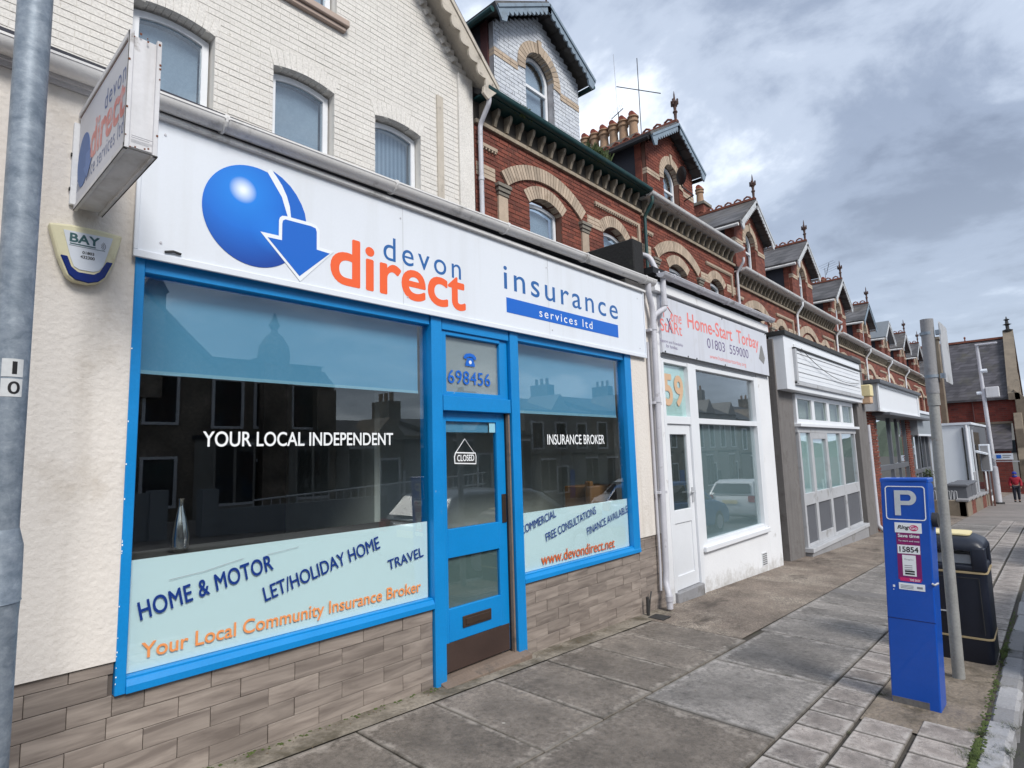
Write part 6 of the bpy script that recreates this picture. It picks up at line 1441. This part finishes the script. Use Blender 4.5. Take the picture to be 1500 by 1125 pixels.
# ------------------------------------------------------------------ 11. the walker
def person(loc, h, label, facing=0):
    t = thing('person', loc, label, 'person'); s = h/1.75
    J = {'pel': (0, 0, .95), 'wa': (0, .0, 1.08), 'ch': (0, .01, 1.30), 'nk': (0, .0, 1.48), 'hd0': (0, 0, 1.55), 'hd1': (0, 0, 1.68),
         'hl': (-.09, 0, .90), 'kl': (-.10, -.06, .50), 'al': (-.10, .04, .08), 'tl': (-.11, -.12, .03), 'hr': (.09, 0, .90), 'kr': (.10, .05, .50), 'ar': (.10, .14, .10), 'tr': (.11, .0, .03),
         'sl': (-.19, .0, 1.42), 'el': (-.26, .03, 1.14), 'wl': (-.24, -.10, .92), 'sr': (.19, 0, 1.42), 'er': (.26, .03, 1.14), 'wr': (.24, -.10, .92)}
    ra = {'pel': .13, 'wa': .13, 'ch': .15, 'nk': .06, 'hd0': .07, 'hd1': .09, 'hl': .09, 'kl': .065, 'al': .045, 'tl': .04, 'hr': .09, 'kr': .065, 'ar': .045, 'tr': .04, 'sl': .075, 'el': .055, 'wl': .035, 'sr': .075, 'er': .055, 'wr': .035}
    E_ = [('pel', 'wa'), ('wa', 'ch'), ('ch', 'nk'), ('nk', 'hd0'), ('hd0', 'hd1'), ('pel', 'hl'), ('hl', 'kl'), ('kl', 'al'), ('al', 'tl'), ('pel', 'hr'), ('hr', 'kr'), ('kr', 'ar'), ('ar', 'tr'), ('ch', 'sl'), ('sl', 'el'), ('el', 'wl'), ('ch', 'sr'), ('sr', 'er'), ('er', 'wr')]
    def skin(name, keys, grow, m):
        ks = [k for k in J if k in keys]; ix = {k: i for i, k in enumerate(ks)}; me = bpy.data.meshes.new(name)
        me.from_pydata([tuple(Vector(J[k])*s) for k in ks], [(ix[a], ix[b]) for a, b in E_ if a in ix and b in ix], [])
        o = bpy.data.objects.new(name, me); COL.objects.link(o); md = o.modifiers.new('s', 'SKIN'); sb_ = o.modifiers.new('b', 'SUBSURF'); sb_.levels = 1; sb_.render_levels = 1
        for i, k in enumerate(ks):
            r = (ra[k]+grow)*s; me.skin_vertices[0].data[i].radius = (r, r*.8 if k in ('pel', 'wa', 'ch') else r)
        me.skin_vertices[0].data[0].use_root = True
        dg = bpy.context.evaluated_depsgraph_get(); m2 = bpy.data.meshes.new_from_object(o.evaluated_get(dg)); bpy.data.objects.remove(o)
        m2.materials.clear(); m2.materials.append(m); ob = bpy.data.objects.new(name, m2); link(ob, t)
        for p in m2.polygons: p.use_smooth = True
    skin('body', list(J), 0, M['skin'])
    skin('jacket', ['pel', 'wa', 'ch', 'sl', 'el', 'wl', 'sr', 'er', 'wr', 'nk'], .03, M['redcoat'])
    skin('trousers', ['pel', 'hl', 'kl', 'al', 'hr', 'kr', 'ar'], .02, M['trousers'])
    def loc_build(name, b, m): 
        me = bpy.data.meshes.new(name); me.from_pydata([tuple(Vector(p)*s) for p in b.v], [], b.f); me.materials.append(m); o = bpy.data.objects.new(name, me); link(o, t)
        for p in me.polygons: p.use_smooth = True
    loc_build('hat', MB().lathe(0, 0, [(.105, 1.64), (.115, 1.68), (.105, 1.76), (.06, 1.80), (.01, 1.81)], 12), M['bluehat'])
    loc_build('scarf', MB().lathe(0, .0, [(.10, 1.46), (.125, 1.50), (.12, 1.55), (.09, 1.58)], 12), M['bluehat'])
    loc_build('nose', MB().tube([(0, -.085, 1.64), (0, -.115, 1.60)], .014, 6), M['skin'])
    for sx in (-.035, .035): loc_build('eye', MB().tube([(sx, -.086, 1.645), (sx, -.094, 1.645)], .010, 6), M['trousers'])
    for sx, y in ((-.105, -.03), (.105, .09)): loc_build('shoe', MB().box(sx-.045, sx+.045, y-.16, y+.09, 0, .09), M['black'])
    for sx in (-.235, .235):
        for k in range(4): loc_build('finger', MB().tube([(sx-.02+.014*k, -.12, .90), (sx-.02+.014*k, -.13, .86), (sx-.02+.014*k, -.12, .82-.006*abs(k-1.5))], .008, 5), M['skin'])
    t.rotation_euler = (0, 0, facing)
person((39.0, -1.98, zg(39, -1.98)), 1.46, 'person in a red jacket, blue hat and dark trousers walking on the far pavement', R(-85))

# ------------------------------------------------------------------ 12. parked cars and the far side of the road (seen in the windows)
def car(x, y, rot, m, label, L_=4.0, Wd=1.72, H_=1.46, hatch=True):
    z = zr(x); t = thing('parked_car', (x, y, z), label, 'car', 'cars parked along the road'); t.rotation_euler = (0, -SLOPE*(-1 if False else 1), rot)
    OFF[t.name] = Vector((0, 0, 0))     # parts are modelled about the car's own origin
    low = [(-2.0, .30), (-2.03, .55), (-1.98, .86), (-1.90, .93), (1.05, .95), (1.75, .82), (1.98, .66), (2.03, .42), (1.98, .25), (1.6, .22), (-1.6, .22)]
    b = MB(); n = len(low); secs = [(-Wd/2+.02, .90), (-Wd/2, 1.0), (Wd/2, 1.0), (Wd/2-.02, .90)]
    b = MB().prism([(a*L_/4.06, c*H_/1.46) for a, c in low], 'y', -Wd/2, Wd/2); build('body', b, m, t, bevel=.07, seg=3, smooth=True)
    cab = [(-1.93, .93), (-1.62, 1.36), (-1.3, 1.44), (.1, 1.46), (.45, 1.38), (1.15, .95)]
    v0 = [(a*L_/4.06, c*H_/1.46) for a, c in cab]; nb = len(v0); b = MB(); vs = []
    for (yy, tp) in ((-1, 0), (1, 0)):
        vs += [(p[0], yy*(Wd/2-.06-(.13 if p[1] > 1.1 else 0)), p[1]) for p in v0]
    b.add(vs, [tuple(range(nb))[::-1], tuple(range(nb, 2*nb))]+[(i, (i+1) % nb, nb+(i+1) % nb, nb+i) for i in range(nb)])
    build('cabin', b, m, t, bevel=.05, seg=3, smooth=True)
    gl_ = MB(); k = L_/4.06
    for s in (-1, 1):
        y1_, y0_ = s*(Wd/2-.052), s*(Wd/2-.175)
        gl_.add([(-1.55*k, y1_, .97), (-1.38*k, y0_, 1.33), (-.45*k, y0_, 1.37), (-.45*k, y1_, .97)], [(0, 1, 2, 3)]); gl_.add([(-.37*k, y1_, .97), (-.37*k, y0_, 1.37), (.15*k, y0_, 1.36), (.85*k, y1_, .97)], [(0, 1, 2, 3)])
    gl_.add([(-1.925*k, -.66, 1.0), (-1.925*k, .66, 1.0), (-1.70*k, .56, 1.31), (-1.70*k, -.56, 1.31)], [(0, 1, 2, 3)])
    gl_.add([(1.13*k, -.68, 1.0), (1.13*k, .68, 1.0), (.56*k, .58, 1.36), (.56*k, -.58, 1.36)], [(0, 1, 2, 3)])
    gl_.v = [(p[0]*1.006, p[1]*1.006, p[2]) for p in gl_.v]; build('windows', gl_, M['darkglass'], t)
    for sx in (-1.25, 1.28):
        for s in (-1, 1):
            w_ = build('wheel', MB().tube([(sx*k, s*(Wd/2-.2), .31), (sx*k, s*(Wd/2+.005), .31)], .31, 20), M['rubber'], t, smooth=True); build('rim', MB().tube([(sx*k, s*(Wd/2-.02), .31), (sx*k, s*(Wd/2+.012), .31)], .2, 14), M['pipe'], w_)
    build('number_plate', MB().box(-2.06*k, -2.03*k, -.26, .26, .66, .77), M['yellow'], t)
    for s in (-1, 1): build('tail_light', MB().box(-2.03*k, -1.95*k, s*.70-.1, s*.70+.1, .72, .92), M['redcoat'], t); build('headlight', MB().box(1.9*k, 2.02*k, s*.62-.12, s*.62+.12, .60, .72), M['fascia'], t)
car(8.3, -4.45, 0, M['carsilver'], 'silver car parked at the kerb, its roof reflected in the blue door glass', 4.4, 1.78, 1.42)
car(21.4, -4.5, 0, M['carwhite'], 'white hatchback reflected in the white shop window', 3.9, 1.7, 1.45)
car(15.2, -4.5, 0, M['carblue'], 'blue car reflected in the white shop door', 4.2, 1.75, 1.45)
car(22.0, -9.6, PI, M['carwhite'], 'white car across the road reflected in the right hand blue framed window', 4.2, 1.75, 1.45)
car(3.2, -9.6, PI, M['carsilver'], 'dark silver car across the road facing left', 4.2, 1.75, 1.45) if False else None

OY = -20.0
def facing(name, x0, x1, eave, ridge, m, label, nb=3, floors=2, dep=8, chim=True, gable=False):
    t = thing(name, ((x0+x1)/2, OY, zr(x0)-.1), label, 'house', 'houses across the road seen only as reflections'); z0 = zr((x0+x1)/2)-.6
    if gable: build('wall', MB().prism([(x0, z0), (x0, eave), ((x0+x1)/2, ridge), (x1, eave), (x1, z0)], 'y', OY-dep, OY), M[m], t); build('roof', MB().prism([(x0-.3, eave-.2), ((x0+x1)/2, ridge+.2), (x1+.3, eave-.2), (x1+.3, eave-.4), ((x0+x1)/2, ridge), (x0-.3, eave-.4)], 'y', OY-dep-.3, OY+.3), M['slateroof'], t)
    else: build('wall', MB().box(x0, x1, OY-dep, OY, z0, eave), M[m], t); build('roof', MB().prism([(OY+.3, eave-.05), (OY-dep/2, ridge), (OY-dep-.3, eave-.05)], 'x', x0, x1), M['slateroof'], t)
    fh = (eave-z0-.6)/floors
    for f in range(floors):
        for k in range(nb):
            cx_ = x0+(k+.5)*(x1-x0)/nb; zz_ = z0+.6+f*fh+.35
            w_ = build('window', MB().ring([(cx_-.6, zz_), (cx_+.6, zz_), (cx_+.6, zz_+fh*.62), (cx_-.6, zz_+fh*.62)], [(cx_-.5, zz_+.1), (cx_+.5, zz_+.1), (cx_+.5, zz_+fh*.62-.1), (cx_-.5, zz_+fh*.62-.1)], 'y', OY, OY+.08), M['upvc'], t)
            build('pane', MB().box(cx_-.5, cx_+.5, OY+.01, OY+.02, zz_+.1, zz_+fh*.62-.1), M['darkglass'], w_)
    if not gable:
        bays = [x0+(k+.5)*(x1-x0)/nb for k in range(nb)][::2]
        for cx_ in bays:
            hb = z0+.6+fh*.98 if floors > 1 else eave-.25
            by = build('bay_window', MB().prism([(cx_-1.15, OY), (cx_-.75, OY+.8), (cx_+.75, OY+.8), (cx_+1.15, OY)], 'z', z0, hb), M['opprender'], t)
            build('bay_roof', MB().prism([(cx_-1.25, OY), (cx_-.8, OY+.92), (cx_+.8, OY+.92), (cx_+1.25, OY)], 'z', hb, hb+.15), M['slate'], by)
            for (qa, qb) in ((-.68, -.06), (.06, .68)): build('pane', MB().box(cx_+qa, cx_+qb, OY+.79, OY+.82, z0+1.3, hb-.25), M['darkglass'], by)
            build('frame', MB().box(cx_-.72, cx_+.72, OY+.78, OY+.815, z0+1.2, z0+1.3).box(cx_-.72, cx_+.72, OY+.78, OY+.815, hb-.25, hb-.15), M['upvc'], by)
        build('string_course', MB().box(x0, x1, OY-.02, OY+.06, z0+.6+fh, z0+.75+fh), M['bufstone'], t)
        for cx_ in [x0+(k+.5)*(x1-x0)/nb for k in range(nb)][1::2]:
            build('gablet', MB().prism([(cx_-1.1, eave-.1), (cx_, min(ridge-.1, eave+1.3)), (cx_+1.1, eave-.1)], 'y', OY-2.5, OY+.1), M[m], t)
            build('door', MB().box(cx_+.75, cx_+1.6, OY+.02, OY+.09, z0, z0+2.4), M[random.choice(('logoblue', 'redboard', 'upvc', 'bin'))], t)
    if chim:
        build('chimney', MB().box(x1-.7, x1+.1, OY-dep/2-.8, OY-dep/2+.8, eave, ridge+1.1), M[m], t)
        for k in range(3): build('chimney_pot', MB().tube([(x1-.3, OY-dep/2-.5+.5*k, ridge+1.1), (x1-.3, OY-dep/2-.5+.5*k, ridge+1.6)], .12, 8), M['pot'], t)
    return t
facing('far_side_house', -34, -14, 5.5, 9.5, 'oppstone', 'long stone house across the road, far left of its row', 5)
facing('far_side_house', -14, -.6, 6.0, 9.0, 'oppstone', 'stone house across the road next to the steep roofed hall', 4)
hl_ = facing('far_side_hall', -.6, 8.6, 5.7, 9.9, 'oppstone', 'steep roofed stone hall across the road reflected left in the big window', 3, gable=True, chim=False)
build('chimney', MB().box(6.3, 7.0, OY-.5, OY+.3, 4, 7.9).prism([(6.2, 7.9), (6.65, 8.7), (7.1, 7.9)], 'y', OY-.5, OY+.3), M['oppstone'], hl_)
t = facing('far_side_hall', 8.6, 13.4, 5.75, 6.15, 'oppstone', 'stone hall with a turret across the road reflected in the big window', 3, chim=False)
build('turret', MB().box(10.6, 11.8, OY-.6, OY+.5, -1.5, 5.6), M['oppstone'], t); build('turret_cap', MB().lathe(11.2, OY, [(.60, 5.6), (.66, 6.0), (.58, 6.45), (.34, 6.85), (.17, 7.0), (.12, 7.15), (.24, 7.32), (.15, 7.5), (.03, 7.85)], 12), M['oppstone'], t)
build('turret', MB().box(13.0, 13.9, OY-.6, OY+.4, -1.5, 4.7), M['oppstone'], t); build('turret_cap', MB().lathe(13.45, OY, [(.5, 4.7), (.55, 4.9), (.3, 5.2), (.1, 5.5)], 8), M['oppstone'], t)
build('door', MB().box(9.0, 9.9, OY, OY+.1, -1.0, 1.3), M['logoblue'], t)
facing('far_side_house', 14, 20, 2.6, 3.7, 'oppstone', 'low stone house with a chimney across the road', 3, floors=1)
facing('far_side_house', 20, 27, 2.9, 3.9, 'oppstone', 'second low house with a chimney across the road', 3, floors=1)
facing('far_side_house', 27, 34, 4.4, 5.6, 'opprender', 'two storey rendered house across the road', 3)
facing('far_side_house', 34, 42, 4.6, 6.0, 'oppstone', 'two storey stone house across the road', 3)
facing('far_side_house', 42, 50, 4.8, 6.4, 'oppstone', 'taller stone house across the road', 3)
facing('far_side_house', 50, 60, 5.0, 6.8, 'opprender', 'pale rendered house across the road', 4)
facing('far_side_house', 60, 74, 4.6, 6.6, 'oppstone', 'stone house across the road near the church', 4)
fw = thing('front_garden_wall', (6, -13, zr(6)), 'low rendered garden wall with gate piers across the road', 'wall')
for (a, c) in ((-8, 5.0), (6.2, 12), (13.2, 19)): build('wall', MB().box(a, c, -13.2, -13, -1.6, zr(a)+.75), M['greysign'], fw)
for a in (5.0, 6.2, 12, 13.2): build('gate_pier', MB().box(a-.2, a+.2, -13.3, -12.9, -1.6, zr(a)+1.3), M['greysign'], fw)
rw = thing('white_ramp_railing', (10, -14.2, zr(10)), 'white metal ramp railing across the road reflected in the big window', 'railing')
for k in range(36): build('baluster', MB().tube([(8+.28*k, -14.4, zr(8)), (8+.28*k, -14.4, zr(8)+.9+.012*k)], .018, 5), M['whiterail'], rw)
for dz in (.9, .45): build('rail', MB().tube([(8, -14.4, zr(8)+dz), (18, -14.4, zr(8)+dz+.43)], .028, 6), M['whiterail'], rw)
